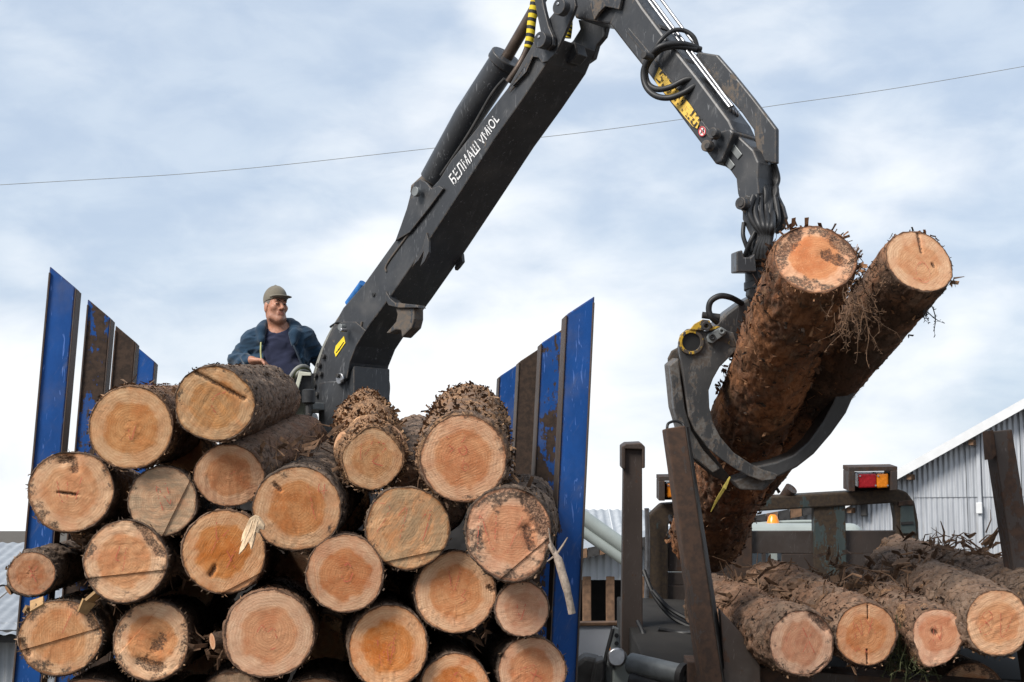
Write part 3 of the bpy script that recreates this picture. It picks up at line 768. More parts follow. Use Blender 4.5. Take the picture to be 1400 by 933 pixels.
# -- overhead wire
d = 16.0
pw = [P(-900, 306, d), P(0, 253, d), P(300, 234, d), P(600, 202, d), P(800, 181, d), P(1050, 146, d), P(1400, 91, d), P(2400, -95, d)]
pts = catmull(pw, 14)
wr = empty('power_line', pts[0], 'thin overhead wire running across the sky behind the boom', 'wire')
mb = MB(); mb.tube(pts, .0028, 6); mb.build('cable', M['greyhose'], wr, True)
# ------------------------------------------------------------------ timber trailer: stakes, headboard, chassis
tr = empty('timber_trailer', P(440, 722, 8.4) - Vector((0, 0, 3.0)), 'timber trailer with worn blue and rusty brown stakes', 'trailer')
DS = [6.9 * (1 + .1418 * i) for i in range(4)]
ZB = 1.45
def stake(px, py, d, side, lost, label):
    tip = P(px, py, d); w_, t_ = .118, .125; s = TR * (1 if side == 'l' else -1)
    ln = (tip.z - ZB) / TU.z
    a = [tip, tip - TU * ln, tip - TU * ln + s * w_, tip - TU * .088 + s * w_]
    mb = MB(); mb.prism(a, [p + AX * t_ for p in a])
    o = mb.build('stake', M['blue'], tr, bevel=.006, color=(lost, 0, 0, 1)); o['label'] = label
    # rolled lip along the outer front edge, rusty flange along the inner side
    p0 = tip - TU * .03 + s * .004 - AX * .0058; p1 = tip - TU * ln + s * .004 - AX * .0058
    mb = MB(); mb.box((p0 + p1) / 2, s * .0042, TU * ((p0 - p1).length / 2), AX * .005); mb.build('edge_lip', M['rust'], o, bevel=.002, color=(.35, 0, 0, 1))
    q0 = tip - TU * .094 + s * (w_ + .0035) + AX * .062; q1 = tip - TU * ln + s * (w_ + .0035) + AX * .062
    mb = MB(); mb.box((q0 + q1) / 2, s * .003, TU * ((q0 - q1).length / 2), AX * .067); mb.build('side_flange', M['rust'], o, bevel=.002, color=(.25, 0, 0, 1))
    return o
for i, (x, y, lost, lb_) in enumerate([(68, 364, .06, 'clean blue stake'), (120, 409, .50, 'blue stake with half its paint rusted away'), (158, 445, .98, 'bare brown stake'), (187, 474, .12, 'short blue stake')]):
    stake(x, y, DS[i], 'l', lost, lb_)
for i, (x, y, lost, lb_) in enumerate([(813, 405, .20, 'tallest blue stake'), (774, 447, .46, 'blue stake with rust patches'), (740, 475, .95, 'dark brown stake'), (710, 497, .12, 'short blue stake')]):
    stake(x, y, DS[i], 'r', lost, lb_)
def tpt(x, d, z):   # point on the trailer: x metres right of its axis line, at depth d, height z
    p = P(440, 722, d); return Vector((p.x, p.y, z)) + _rt * x
for i in range(4):
    mb = MB(); c = tpt(0, DS[i] + .06, ZB - .10); mb.box(c, _rt * 1.22, AX * .07, UP * .10); mb.build('bolster', M['rust'], tr, bevel=.01, color=(.3, 0, 0, 1))
for sx in (-.45, .45):
    mb = MB(); mb.box(tpt(sx, 8.3, ZB - .34), _rt * .07, AX * 2.3, UP * .14); mb.build('chassis_beam', M['rust'], tr, bevel=.01, color=(.3, 0, 0, 1))
hb = MB(); hb.box(tpt(0, 10.12, 2.30), _rt * 1.18, AX * .04, UP * .92); hb.build('headboard', M['darksteel'], tr, bevel=.01)  # unseen headboard, placed and raised to block sky through the log gaps
for sx in (-1.0, 1.0):
    for dd in (7.2, 8.5):
        c = tpt(sx * .95, dd, .5); ax = _rt
        mb = MB(); mb.ring(c - ax * .15, ax, .28, .50, .30, 28); wl = mb.build('wheel', M['rubber'], tr, True, bevel=.02)
        mb = MB(); mb.ring(c - ax * .10, ax, .07, .285, .2, 24); mb.build('rim', M['greymetal'], wl, True)
    mb = MB()
for dd in (7.2, 8.5):
    mb = MB(); mb.tube([tpt(-.9, dd, .5), tpt(.9, dd, .5)], .06, 12); mb.build('axle', M['darksteel'], tr, True)
    mb = MB(); mb.box(tpt(0, dd, .82), _rt * .5, AX * .06, UP * .34); mb.build('axle_hanger', M['darksteel'], tr)

# ------------------------------------------------------------------ the load
G = 'logs stacked on the timber trailer'
k = 1
TOPB = dict(nz=140, nth=144)
make_log('log', 'thick log with torn bark above its pale face, beside the blue stake', G, (97, 672), 6.2, 57, None, None, L=3.0, tilt=(.02, -.02), col=(.06, .42, .55), bark=(.1, .5, .2),
         shape=[(0, .99), (45, 1.0), (90, .97), (135, 1.0), (180, .99), (250, 1.02), (300, .99)], marks=[('U/', .05, .05, .5, 10)], cracks=[(-.3, -.02, .15, -.08, .03), (0, .75, .08, .55, .12), (-.25, .72, -.05, .8, .10)], **TOPB)
make_log('log', 'topmost log at the left shoulder, smooth orange face, flaky bark', G, (179, 585), 6.15, 56.5, (262, 572), 7.7, 44, tilt=(-.05, -.02), col=(0, .12, .75), bark=(.25, .2, .35),
         flakes=1200, strips=20, marks=[('V', .05, -.1, .4, 0)], bumpy=.02, **TOPB)
make_log('log', 'highest log, before the man, dark-streaked slanting face and shaggy grey bark', G, (293, 552), 6.1, 53, (366, 543), 7.5, 42, tilt=(-.12, .05), col=(.42, .36, .7), bark=(.0, .45, .1),
         shape=[(0, 1.0), (40, .95), (90, .96), (150, 1.03), (200, .99), (250, .94), (320, 1.0)], flakes=520, cracks=[(-.45, .8, .75, .12, .055)], marks=[('(', .1, .05, .6, -20)], amp=1.1, cs=(34, 34, 34), **TOPB)
make_log('log', 'smaller grey weathered log face with a curved saw step, below the topmost left log', G, (222, 685), 6.18, 47, None, None, L=3.1, col=(.95, .3, .25), bark=(.0, .5, .1), steps=[(-25, .45, .007)], marks=[('N', .1, .15, .7, 20)])
make_log('log', 'round-faced log with smooth brown bark just under the highest log', G, (313, 651), 6.2, 46, (411, 600), 7.5, 36.5, tilt=(-.10, .08), col=(.0, .15, .75), bark=(.25, .05, .25),
         shape=[(0, 1.03), (90, .92), (180, 1.02), (270, .91)], flakes=110, marks=[('/', 0, -.1, .9, -30)], amp=.4, **TOPB)
make_log('log', 'big pale log with bright sapwood and dark mossy bark, mid pile', G, (406, 695), 6.0, 59.5, (455, 650), 7.3, 48, tilt=(-.04, .02), col=(.0, .22, .85), bark=(.0, .75, .15),
         shape=[(0, 1.0), (90, .96), (180, 1.0), (270, .97)], flakes=420, marks=[('I/', .15, .05, .8, 35), ('4', .62, .42, .4, 0)], cracks=[(-.5, .55, -.38, .42, .05)], **TOPB)
make_log('log', 'narrow log with two sawn branch ends on top of its flaky orange bark', G, (509, 627), 6.1, 42, (499, 573), 7.7, 38, col=(.0, .1, .55), bark=(.35, .1, .75),
         shape=[(0, .98), (40, .93), (85, 1.0), (130, .88), (165, .98), (195, .95), (225, 1.05), (270, 1.02), (320, .94)], flakes=2600, fl=1.7, fs=.9, strips=50, stubs=[(104, .24, .040, .008), (86, .78, .045, .006), (158, .14, .045, .015), (40, .12, .04, .012)],
         marks=[('VZ', .05, .2, .7, -15)], amp=1.4, **TOPB)
make_log('log', 'wide top right log with crayon figures on its face and scaly bark', G, (633, 627), 6.0, 60.5, (640, 577), 7.6, 50, col=(.05, .34, .75), bark=(.12, .55, .5),
         flakes=1500, fl=1.5, strips=24, cs=(26, 26, 13), shape=[(0, 1.0), (60, .97), (90, .96), (180, .99), (270, .98)], marks=[('36', -.12, .3, .42, 0), ('6', .08, -.1, .36, 0)], amp=1.8, **TOPB)
make_log('log', 'grey weathered log with bold red figures, below the wide top right log', G, (557, 722), 6.05, 57, None, None, L=3.0, tilt=(.02, .03), col=(1.0, .25, .2), bark=(.0, .5, .15), steps=[(-78, .68, .007)], marks=[('711', -.05, .12, .75, -8)], flakes=330)
make_log('log', 'log with broken lower corner and dark rotten patch, against right-hand stakes', G, (697, 730), 5.95, 62, (716, 706), 7.5, 54, tilt=(-.05, 0), col=(.05, .58, .75), bark=(.0, .7, .2),
         flakes=420, shape=[(0, .93), (25, .98), (60, 1.0), (90, 1.02), (180, .97), (250, .98), (280, 1.05), (310, 1.0), (335, .86)], steps=[(-50, .62, .007)], cracks=[(.35, .75, .85, .05, .20), (.35, .1, .45, -.3, .12)], marks=[('N/', -.12, -.02, .85, 0)], amp=1.2, **TOPB)
make_log('log', 'round log split by a level saw line below its centre, above the lowest left pair', G, (170, 767), 6.1, 56, None, None, L=3.1, col=(.12, .44, .8), bark=(.0, .55, .15), steps=[(-84, .32, .007)], cracks=[(.35, .85, .85, .2, .14)], marks=[('4', .0, .05, .6, 0)], shape=[(0, 1.0), (90, .96), (180, 1.0), (270, .98)])
make_log('log', 'smooth pinkish orange log with branching red crayon lines under the white splinter', G, (306, 753), 6.12, 58.5, None, None, L=3.0, col=(.0, .1, .95), bark=(.2, .4, .2), marks=[('Y', -.1, .25, .7, -20), ('X', .2, -.2, .4, 0)], cracks=[(-.28, -.55, -.2, -.38, .06)], steps=[(-62, .86, .007)], shape=[(0, .99), (90, .97), (180, 1.0), (270, .97)])
make_log('log', 'log with dark round heart and bark notch, below the big pale log', G, (471, 785), 6.0, 53.5, None, None, L=3.0, col=(.0, .15, .95), bark=(.15, .35, .2), shape=[(0, .98), (90, 1.04), (140, .97), (180, .99), (225, 1.0), (270, .98)], marks=[('o', .1, .05, .5, 0)], steps=[(188, .72, .007)])
make_log('log', 'orange log with a knot at its right rim, below the grey log', G, (623, 810), 6.1, 55, None, None, L=3.0, tilt=(0, .02), col=(.0, .1, .8), bark=(.1, .4, .2), marks=[('V', 0, .3, .6, 0), ('3', .2, -.1, .4, 0)], cracks=[(.84, .12, .93, .05, .06)])
make_log('log', 'smallest round log on the right, squeezed below the log with the broken corner', G, (714, 833), 6.08, 37, None, None, L=3.0, col=(.0, .1, .5), bark=(.1, .5, .2), marks=[('V', 0, -.1, .6, 0)])
make_log('log', 'thin log poking out past the blue stake at the far left', G, (43, 785), 6.15, 31, (112, 766), 7.7, 27, L=2.6, tilt=(-.06, 0), col=(.1, .2, .5), bark=(.0, .7, .1), shape=[(0, 1.0), (90, .95), (180, 1.02), (270, .93)], marks=[('X', .1, 0, .7, 0)], flakes=300, stubs=[(215, .05, .02, .02)])
make_log('log', 'log with flaking face and level saw cut, lowest left corner', G, (83, 871), 6.1, 56, None, None, L=3.0, col=(.15, .55, .6), bark=(.0, .8, .1), shape=[(0, .98), (90, .90), (180, 1.02), (270, .92)], steps=[(-74, .05, .007)], cracks=[(.6, .6, .85, .2, .12), (-.9, -.1, -.75, -.4, .07)], marks=[('/', .2, .35, .5, 0)], shred=120)
make_log('log', 'log with rough splintered orange face and black specks, second in the lowest row', G, (208, 876), 6.15, 52, None, None, L=3.0, col=(.05, .50, .95), bark=(.1, .6, .2), shape=[(0, .95), (60, 1.03), (90, 1.06), (180, .97), (270, 1.05)], steps=[(140, .42, .008)], cracks=[(.15, -.1, .2, .0, .22), (-.3, -.55, .2, -.7, .16)], shred=120)
make_log('log', 'pale log with a ragged branch on its left rim, third in the lowest row', G, (367, 867), 6.05, 60, (384, 842), 7.4, 52, tilt=(-.04, 0), col=(.0, .12, .8), bark=(.3, .3, .2), flakes=360, marks=[('3', .0, .1, .5, 70), ('-', .15, -.3, .5, 20)], stubs=[(188, .10, .03, .05)])
make_log('log', 'orange log with a spider of red crayon strokes, fourth in the lowest row', G, (530, 885), 6.05, 55, None, None, L=3.0, col=(.0, .12, .85), bark=(.1, .4, .2), marks=[('W', 0, -.1, .7, 0), ('Y', .1, .15, .5, 160)])
make_log('log', 'log cut by the bottom edge, between spider-marked log and right corner log', G, (622, 942), 6.1, 47, None, None, L=3.0, col=(.0, .15, .85), bark=(.1, .5, .2), marks=[('o', .1, .2, .6, 0)])
make_log('log', 'log with looping crayon mark in the bottom right corner of the trailer pile', G, (726, 917), 6.15, 46.5, None, None, L=3.0, col=(.0, .15, .85), bark=(.1, .5, .2), marks=[('8', .15, -.1, .6, 20), ('-', -.2, .1, .4, 30)])
make_log('log', 'dark-barked log seen between the two high middle logs, set back from them', G, (566, 668), 6.55, 40, (568, 603), 8.3, 34, col=(.5, .6, .3), bark=(.05, .8, .1), flakes=500, nz=90)
make_log('log', 'dark log deep in the bottom of the pile left of the spider-marked log', G, (318, 968), 6.25, 50, None, None, L=2.9, col=(.4, .5, .5), bark=(.1, .6, .1), flakes=300)
for (fx, fy, rr_, lab) in [(120, 985, 58, 'log below the splintered one, under the bottom edge at left'), (432, 985, 58, 'log below the pale branchy one, under the bottom edge'), (545, 1003, 58, 'log below the spider-marked one, under the bottom edge'), (680, 1020, 58, 'log beneath the looping-marked one, under the bottom edge at right'), (235, 1010, 52, 'log under the bottom edge between left corner and middle')]:
    make_log('log', lab, G, (fx, fy), 6.15, rr_, None, None, L=2.9, flakes=60, nz=24, nth=64)
for (fx, fy, fd_, rr_, lab) in [(250, 805, 7.2, 42, 'under the pinkish log'), (405, 790, 7.3, 40, 'below the big pale log'), (525, 812, 7.1, 38, 'below the grey figured log'), (130, 715, 7.0, 36, 'behind the outermost left log'), (255, 625, 7.0, 38, 'under the highest log'), (460, 690, 7.4, 44, 'right of the big pale log'), (600, 690, 7.2, 38, 'under the wide top right log'), (440, 880, 7.1, 42, 'left of the spider-marked log'), (270, 890, 7.3, 44, 'right of the splintered log')]:  # unseen dark logs added so the gaps between faces stay black
    make_log('log', 'dark filler log added to close the gap ' + lab, G, (fx, fy), fd_, rr_, None, None, L=2.0, flakes=0, nz=16, nth=48, col=(.3, .7, .5), bark=(.1, .8, 0))

# splinter, broken branch, shreds
def ribbon(mb, pts, wd, side, th=.006):
    pts = [Vector(p) for p in pts]; n = len(pts); side = Vector(side)
    for i in range(n - 1):
        a, b = pts[i], pts[i + 1]; t = unit(b - a); s = unit(side - t * side.dot(t)); u = t.cross(s) * th / 2
        wa, wb = (wd[i], wd[i + 1]) if isinstance(wd, (list, tuple)) else (wd, wd)
        mb.prism([a + s * wa + u, a - s * wa + u, a - s * wa - u, a + s * wa - u], [b + s * wb + u, b - s * wb + u, b - s * wb - u, b + s * wb - u])
mb = MB(); sp_ = [(341, 709), (347, 705), (353, 707), (357, 713), (361, 719), (360, 725), (355, 723), (352, 730), (349, 727), (347, 738), (343, 752), (341, 744), (339, 741), (334, 750), (326, 759), (328, 749), (332, 738), (329, 742), (331, 731), (336, 720)]
fr_ = [P(x, y, 5.90 - .0016 * (y - 705) + .0012 * abs(x - 344)) for x, y in sp_]; mb.prism(fr_, [p + Vector((.004, .016, .003)) for p in fr_])
spo = mb.build('wood_splinter', M['splinter'], bevel=.002); tag(spo, 'pale jagged splinter standing out from the big pale log', 'splinter')
for pts in ([(345, 712), (340, 726), (333, 744)], [(352, 712), (348, 727), (344, 742)], [(348, 710), (345, 722)]):
    mb = MB(); q = [P(x, y, 5.89 - .0016 * (y - 705)) for x, y in pts]; mb.tube(q, [.004] * (len(q) - 1) + [.001], 5); mb.build('fibre_ridge', M['splinter'], spo)
mb = MB(); mb.tube(catmull([P(752, 745, 5.9), P(763, 765, 5.86), (P(768, 782, 5.84)), P(776, 810, 5.82), P(782, 839, 5.82)], 5), [.011] * 5 + [.016] * 10 + [.014] * 6, 9)
br = mb.build('broken_branch', M['deadwood'], None, True); tag(br, 'bare grey broken branch hanging at the right edge of the log pile', 'branch')
for pts in ([(757, 755), (752, 738), (750, 722)], [(760, 760), (770, 745), (776, 735)], [(762, 765), (756, 762), (748, 768)]):
    mb = MB(); mb.tube([P(x, y, 5.87) for x, y in pts], [.005, .004, .002], 6); mb.build('branchlet', M['deadwood'], br, True)
def scatter(name, label, cat, spots, n, ln, rad, mats, seed, kind='stuff', parent=None):
    """a tangle of loose twigs/shreds round given points"""
    rng = random.Random(seed); mb = MB()
    for _ in range(n):
        p, s = rng.choice(spots); c = p + Vector((rng.gauss(0, s), rng.gauss(0, s * .6), rng.gauss(0, s * .45)))
        dr = unit(Vector((rng.gauss(0, 1), rng.gauss(0, .6), rng.gauss(0, .7)))); l = ln * rng.uniform(.4, 1.3)
        m_ = c + dr * l * .5 + Vector((rng.gauss(0, .1), rng.gauss(0, .1), rng.gauss(0, .1))) * l
        if rng.random() < .5: mb.tube([c, m_, c + dr * l], [rad, rad * .8, rad * .3], 5)
        else: ribbon(mb, [c, m_, c + dr * l], [rad * 2.2, rad * 2.8, rad * .6], (rng.gauss(0, 1), rng.gauss(0, 1), 1), .002)
    o = mb.build(name, mats, parent)
    tag(o, label, cat, None, kind); return o
scatter('bark_shreds', 'loose bark shreds and twigs lodged between the logs of the pile', 'debris', [(P(130, 735, 6.3), .05), (P(120, 815, 6.25), .06), (P(300, 880, 6.2), .05), (P(455, 600, 6.5), .05), (P(545, 640, 6.2), .06), (P(640, 865, 6.2), .05), (P(390, 618, 6.2), .06), (P(690, 660, 6.1), .05), (P(250, 780, 6.3), .04)], 200, .085, .0032, M['twig'], 5)
for (pts, wd) in (([(112, 838), (122, 822), (136, 808)], [.02, .03, .02]), ([(60, 822), (42, 830), (34, 838)], [.022, .03, .012])):
    mb = MB(); ribbon(mb, [P(x, y, 6.12) for x, y in pts], wd, (1, .3, .8), .012); tag(mb.build('bark_chip', M['chip']), ['yellowish wood chip standing between the thin log and the one right of it', 'curled yellow bark chip hanging below the thin far left log'][len(pts) == 3 and pts[0][0] == 60], 'wood chip', 'chips between the left logs')
# ------------------------------------------------------------------ loader crane (all of it stands in one vertical plane)
cb = CPL(470, 600); lc = empty('loader_crane', (cb.x, cb.y, 0), 'black hydraulic loader crane reaching up from behind the log pile', 'crane')
def cplate(name, outline, o0, o1, mat='crane', parent=None, bevel=.006, lost=.22, smooth=False):
    mb = MB(); mb.prism(*crprism(outline, o0, o1))
    return mb.build(name, M[mat], parent or lc, smooth, bevel, color=(lost, 0, 0, 1))
def ctube(name, pts, r, mat='rubber', parent=None, n=10, sm=8, off=None):
    """pts = (px, py, sideways offset)"""
    q = [CPL(x, y, o) for x, y, o in pts]
    if sm: q = catmull(q, sm)
    mb = MB(); mb.tube(q, r, n); return mb.build(name, M[mat], parent or lc, True)
def cpin(name, px, py, off, r, h=.02, mat='brightsteel', parent=None, lost=.5, n=20):
    mb = MB(); mb.disc(CPL(px, py, off), -WD, r, h, n); return mb.build(name, M[mat], parent or lc, True, .003, color=(lost, 0, 0, 1))
HW = .165                                                 # half width of the boom
# main boom, side profile swept sideways: two plates and closing plates of one welded box
lowl = [(474, 517), (478, 496), (487, 473), (505, 445), (520, 425), (536, 403), (582, 336), (632, 259), (677, 189), (716, 134), (748, 86)]
upl = [(762, 52), (733, 52), (716, 81), (694, 120), (652, 175), (616, 220), (600, 246), (585, 262), (550, 315), (497, 389), (469, 421), (455, 446), (441, 477), (430, 515), (428, 552), (437, 560), (447, 540), (464, 531)]
mbm = cplate('main_boom', lowl + upl, -HW, HW, bevel=.008, lost=.2)
# lifted edges of the two side plates along the upper flange
cplate('boom_foot_plate', [(474, 517), (478, 496), (487, 473), (500, 452), (486, 440), (466, 440), (455, 452), (441, 483), (431, 515), (429, 552), (437, 556), (447, 540), (464, 530)], -HW - .012, -HW - .002, parent=mbm, lost=.15, bevel=.004)
cplate('cylinder_bracket', [(540, 330), (548, 308), (556, 285), (563, 258), (567, 249), (575, 245), (583, 250), (590, 258), (600, 254), (606, 258), (586, 285), (560, 318)], -HW - .02, -HW - .002, parent=lc, lost=.25, bevel=.004)
cplate('cylinder_bracket', [(548, 308), (556, 285), (563, 258), (567, 249), (575, 245), (583, 250), (590, 258), (600, 254)], HW - .02, HW + .006, parent=lc, lost=.25, bevel=.004)
p = cpin('pin', 572, 263, -HW - .045, .030, .03, 'greymetal'); 
# hook brackets welded under the beam
cplate('hose_hook', [(583, 318), (586, 330), (586, 345), (580, 358), (574, 365), (578, 352), (579, 344), (572, 356), (566, 362), (562, 368), (568, 355), (577, 340)], -HW - .014, -HW + .004, lost=.3, bevel=.003)
cplate('hose_hook', [(628, 338), (631, 348), (632, 358), (626, 366), (622, 370), (621, 366), (625, 356), (622, 352), (615, 360), (610, 374), (606, 372), (612, 354), (618, 342)], HW - .005, HW + .02, lost=.3, bevel=.003)
hk = MB(); hk.prism(*crprism([(527, 398), (527, 410), (531, 418), (545, 421), (572, 421), (570, 417), (540, 414), (533, 408)], -HW - .016, -HW + .05)); hk.build('support_cradle', M['crane'], lc, bevel=.004, color=(.4, 0, 0, 1))
cplate('cradle_jaw', [(540, 421), (543, 430), (541, 440), (535, 447), (527, 456), (532, 456), (541, 451), (548, 452), (549, 462), (556, 455), (563, 448), (566, 436), (566, 421)], -HW + .005, -HW + .085, lost=.45, bevel=.008)
# sticker, oval bolt plate and fittings on the foot
def cface(outline, off, name, mat, parent):
    mb = MB(); mb.prism(*crprism(outline, off, off + .003)); return mb.build(name, M[mat], parent)
cface([(457, 482), (459, 473), (470, 460), (472, 469), (459, 488)], -HW - .017, 'yellow_sticker', 'yellow', mbm)
for i in range(4):
    cface([(459 + i * 2.6, 482 - i * 3.6), (464 + i * 1.9, 476.5 - i * 3), (464.5 + i * 1.9, 477.2 - i * 3), (459.4 + i * 2.6, 483 - i * 3.6)], -HW - .0195, 'sticker_text', 'black', mbm)
cpin('bolt_plate', 466, 518, -HW - .030, .036, .014, 'brightsteel'); cpin('bolt', 463, 514, -HW - .045, .014, .016, 'darksteel'); cpin('bolt', 469, 522, -HW - .045, .010, .016, 'darksteel')
cpin('hose_fitting', 471, 448, -HW - .05, .022, .04, 'greymetal'); cpin('hose_fitting', 474, 452, -HW - .06, .012, .05, 'brightsteel')
cpin('hole_plug', 511, 403, -HW - .004, .014, .006, 'black')
ctube('weld_bead', [(495, 440, -HW - .004), (492, 455, -HW - .004), (489, 463, -HW - .004)], .008, 'crane', mbm)
for pl_ in ([(600, 300, 0), (560, 345, 0), (533, 374, 0)], [(540, 322, 0), (530, 340, 0), (529, 372, 0)]): pass
ctube('weld_bead', [(588, 272, -HW - .003), (560, 318, -HW - .003), (530, 360, -HW - .003), (528, 372, -HW - .003)], .007, 'crane', mbm)
# column below the foot
mb = MB(); c0 = CPL(480, 545, .0); mb.tube([Vector((c0.x, c0.y, c0.z + .10)), Vector((c0.x, c0.y, 1.3))], .21, 24); mb.build('column', M['crane'], lc, True, .01, color=(.1, 0, 0, 1))
cplate('column_head', [(474, 517), (484, 500), (484, 600), (440, 600), (447, 543), (462, 533)], -HW + .015, HW - .015, lost=.1)
mb = MB(); mb.tube([Vector((c0.x, c0.y, 1.4)), Vector((c0.x, c0.y, 1.15))], .38, 24); mb.build('slew_base', M['crane'], lc, True, .02, color=(.1, 0, 0, 1))
mb = MB(); mb.abox((c0.x - .5, c0.y - .3, .0), (c0.x + .5, c0.y + .3, 1.2)); mb.build('crane_base', M['crane'], lc, bevel=.03, color=(.1, 0, 0, 1))
ctube('grab_hose', [(516, 508, HW + .01), (524, 512, HW + .03), (529, 524, HW + .03), (529, 538, HW + .03), (526, 556, HW + .02)], .020)
# lifting cylinder and rod
cy = ctube('lift_cylinder', [(592, 246, 0), (640, 160, 0), (690, 84, 0)], [.085, .089, .092], 'crane', None, 24, 0)
cy.color = (.12, 0, 0, 1)
mb = MB(); q0, q1 = CPL(687, 88, 0), CPL(693.5, 78, 0); mb.tube([q0, q1], .104, 24); e_ = mb.build('cylinder_gland', M['crane'], cy, True, .006, color=(.15, 0, 0, 1))
ctube('cylinder_rod', [(690, 84, 0), (762, -40, 0)], .036, 'rodsteel', cy, 16, 0)
ctube('cylinder_eye', [(572, 262, -.08), (572, 262, .08)], .05, 'crane', cy, 16, 0)
ctube('cylinder_foot', [(572, 262, 0), (596, 240, 0)], .06, 'crane', cy, 16, 0)
ctube('cylinder_pipe', [(603, 240, -.09), (640, 185, -.1), (672, 130, -.1), (690, 108, -.1)], .011, 'darksteel', cy)
# boom head: side plates, pins, link
head = [(719, 98), (726, 77), (738, 49), (747, 30), (770, 2), (779, -6), (785, -4), (787, 8), (783, 20), (767, 57), (759, 74), (748, 84), (741, 86), (736, 79), (729, 78), (723, 83), (708, 108), (700, 118)]
cplate('head_plate', head, -HW - .024, -HW - .003, lost=.22, bevel=.004)
cplate('head_plate', [(738, 49), (747, 30), (770, 2), (779, -6), (785, -4), (787, 8), (783, 20), (767, 57), (748, 60)], HW - .02, HW + .004, lost=.22, bevel=.004)
for (x, y, rr) in ((746, 57, .047), (772, 12, .047)):
    b_ = cpin('pin_boss', x, y, -HW - .07, rr, .05, 'crane', None, .2)
    cpin('pin', x - 1, y - .5, -HW - .082, rr * .66, .014, 'brightsteel', b_)
    cpin('bolt', x - 5, y - 5, -HW - .095, .011, .03, 'brightsteel', b_, n=6)
ctube('hinge_tube', [(772, 12, -.12), (772, 12, .2)], .055, 'crane', None, 20, 0)
cplate('link_arm', [(727, -20), (738, -20), (744, 12), (750, 36), (756, 50), (756, 62), (748, 69), (739, 66), (736, 56), (739, 44), (734, 20)], -HW - .062, -HW - .034, lost=.3, bevel=.005)
cplate('link_arm', [(727, -20), (738, -20), (744, 12), (750, 36), (756, 50), (756, 62), (748, 69), (739, 66), (736, 56), (739, 44), (734, 20)], HW + .01, HW + .035, lost=.3, bevel=.005)
hz = ctube('striped_hose_wrap', [(731, 2, -.04), (727, 30, -.04), (725, 50, -.04), (722, 66, -.04)], [.027] * 24 + [.022], 'hazard', None, 12)
ctube('striped_hose_wrap', [(777, 20, .09), (777, 36, .09), (775, 52, .09)], .026, 'hazard', None, 12)
ctube('hose', [(731, 4, -.04), (733, -12, -.04), (736, -30, -.04)], .024); ctube('hose', [(722, 64, -.04), (716, 78, -.05), (706, 96, -.07), (695, 112, -.08)], .02, 'rodsteel')
# cross beam and far strut of the elbow
cplate('elbow_strut', [(790, 27), (831, 30), (826, 50), (816, 62), (811, 80), (791, 94), (770, 100), (766, 70), (783, 56), (793, 40)], HW - .005, HW + .03, lost=.15, bevel=.006)
cplate('elbow_cross_tube', [(772, 58), (786, 58), (790, 74), (780, 86), (752, 88), (760, 70)], -.02, HW - .10, lost=.1)
# outer boom
OW = .095
cplate('elbow_housing', [(778, -30), (852, -40), (858, 4), (846, 24), (833, 33), (815, 30), (786, 25), (781, 8)], -OW + .01, OW + .06, lost=.25, bevel=.012)
cplate('elbow_guard', [(800, -20), (806, 4), (812, 28), (818, 18), (827, 9), (846, 13), (850, -6), (846, -22)], -OW - .03, -OW - .008, lost=.5, bevel=.004)
ob = cplate('outer_boom', [(832, 32), (855, 62), (878, 91), (922, 149), (965, 207), (978, 223), (985, 221), (1005, 181), (997, 164), (953, 105), (908, 49), (878, 9), (862, -16), (846, 2)], -OW, OW, lost=.22, bevel=.014)
cplate('side_strake', [(859, 38), (889, 73), (925, 120), (976, 187), (972, 192), (921, 126), (885, 79), (856, 44)], -OW - .006, -OW + .002, parent=ob, lost=.3, bevel=.002)
cplate('end_collar', [(964, 206), (978, 225), (986, 222), (1003, 181), (998, 176), (982, 180)], -OW - .022, OW + .022, lost=.35, bevel=.010)
for (x, y) in ((980, 184), (971, 201)):
    b_ = cpin('collar_boss', x, y, -OW - .045, .030, .04, 'crane', None, .5); cpin('bolt', x, y, -OW - .065, .017, .03, 'darksteel', b_, n=8)
cface([(901, 92), (894, 108), (900, 118), (947, 173), (953, 176), (957, 164), (944, 144), (920, 115)], -OW - .0075, 'yellow_sticker', 'sticker', ob)
mb = MB()
for k in range(20):
    a = 2 * math.pi * k / 20
    pass
c_ = (960, 180); rr = [(c_[0] + 5.2 * math.cos(a * math.pi / 10) + 0, c_[1] + 7.0 * math.sin(a * math.pi / 10)) for a in range(20)]
cface(rr, -OW - .0075, 'prohibition_sticker', 'stickerwhite', ob)
ctube('sticker_ring', [(c_[0] + 4.5 * math.cos(a * math.pi / 10), c_[1] + 6.2 * math.sin(a * math.pi / 10), -OW - .008) for a in range(21)], .0032, 'stickerred', ob, 5, 0)
ctube('sticker_bar', [(957, 175, -OW - .0085), (963, 185, -OW - .0085)], .0035, 'stickerred', ob, 5, 0)
ctube('sticker_figure', [(958, 183, -OW - .0085), (960, 178, -OW - .0085), (962, 181, -OW - .0085), (962, 176, -OW - .0085)], .0035, 'black', ob, 5, 0)
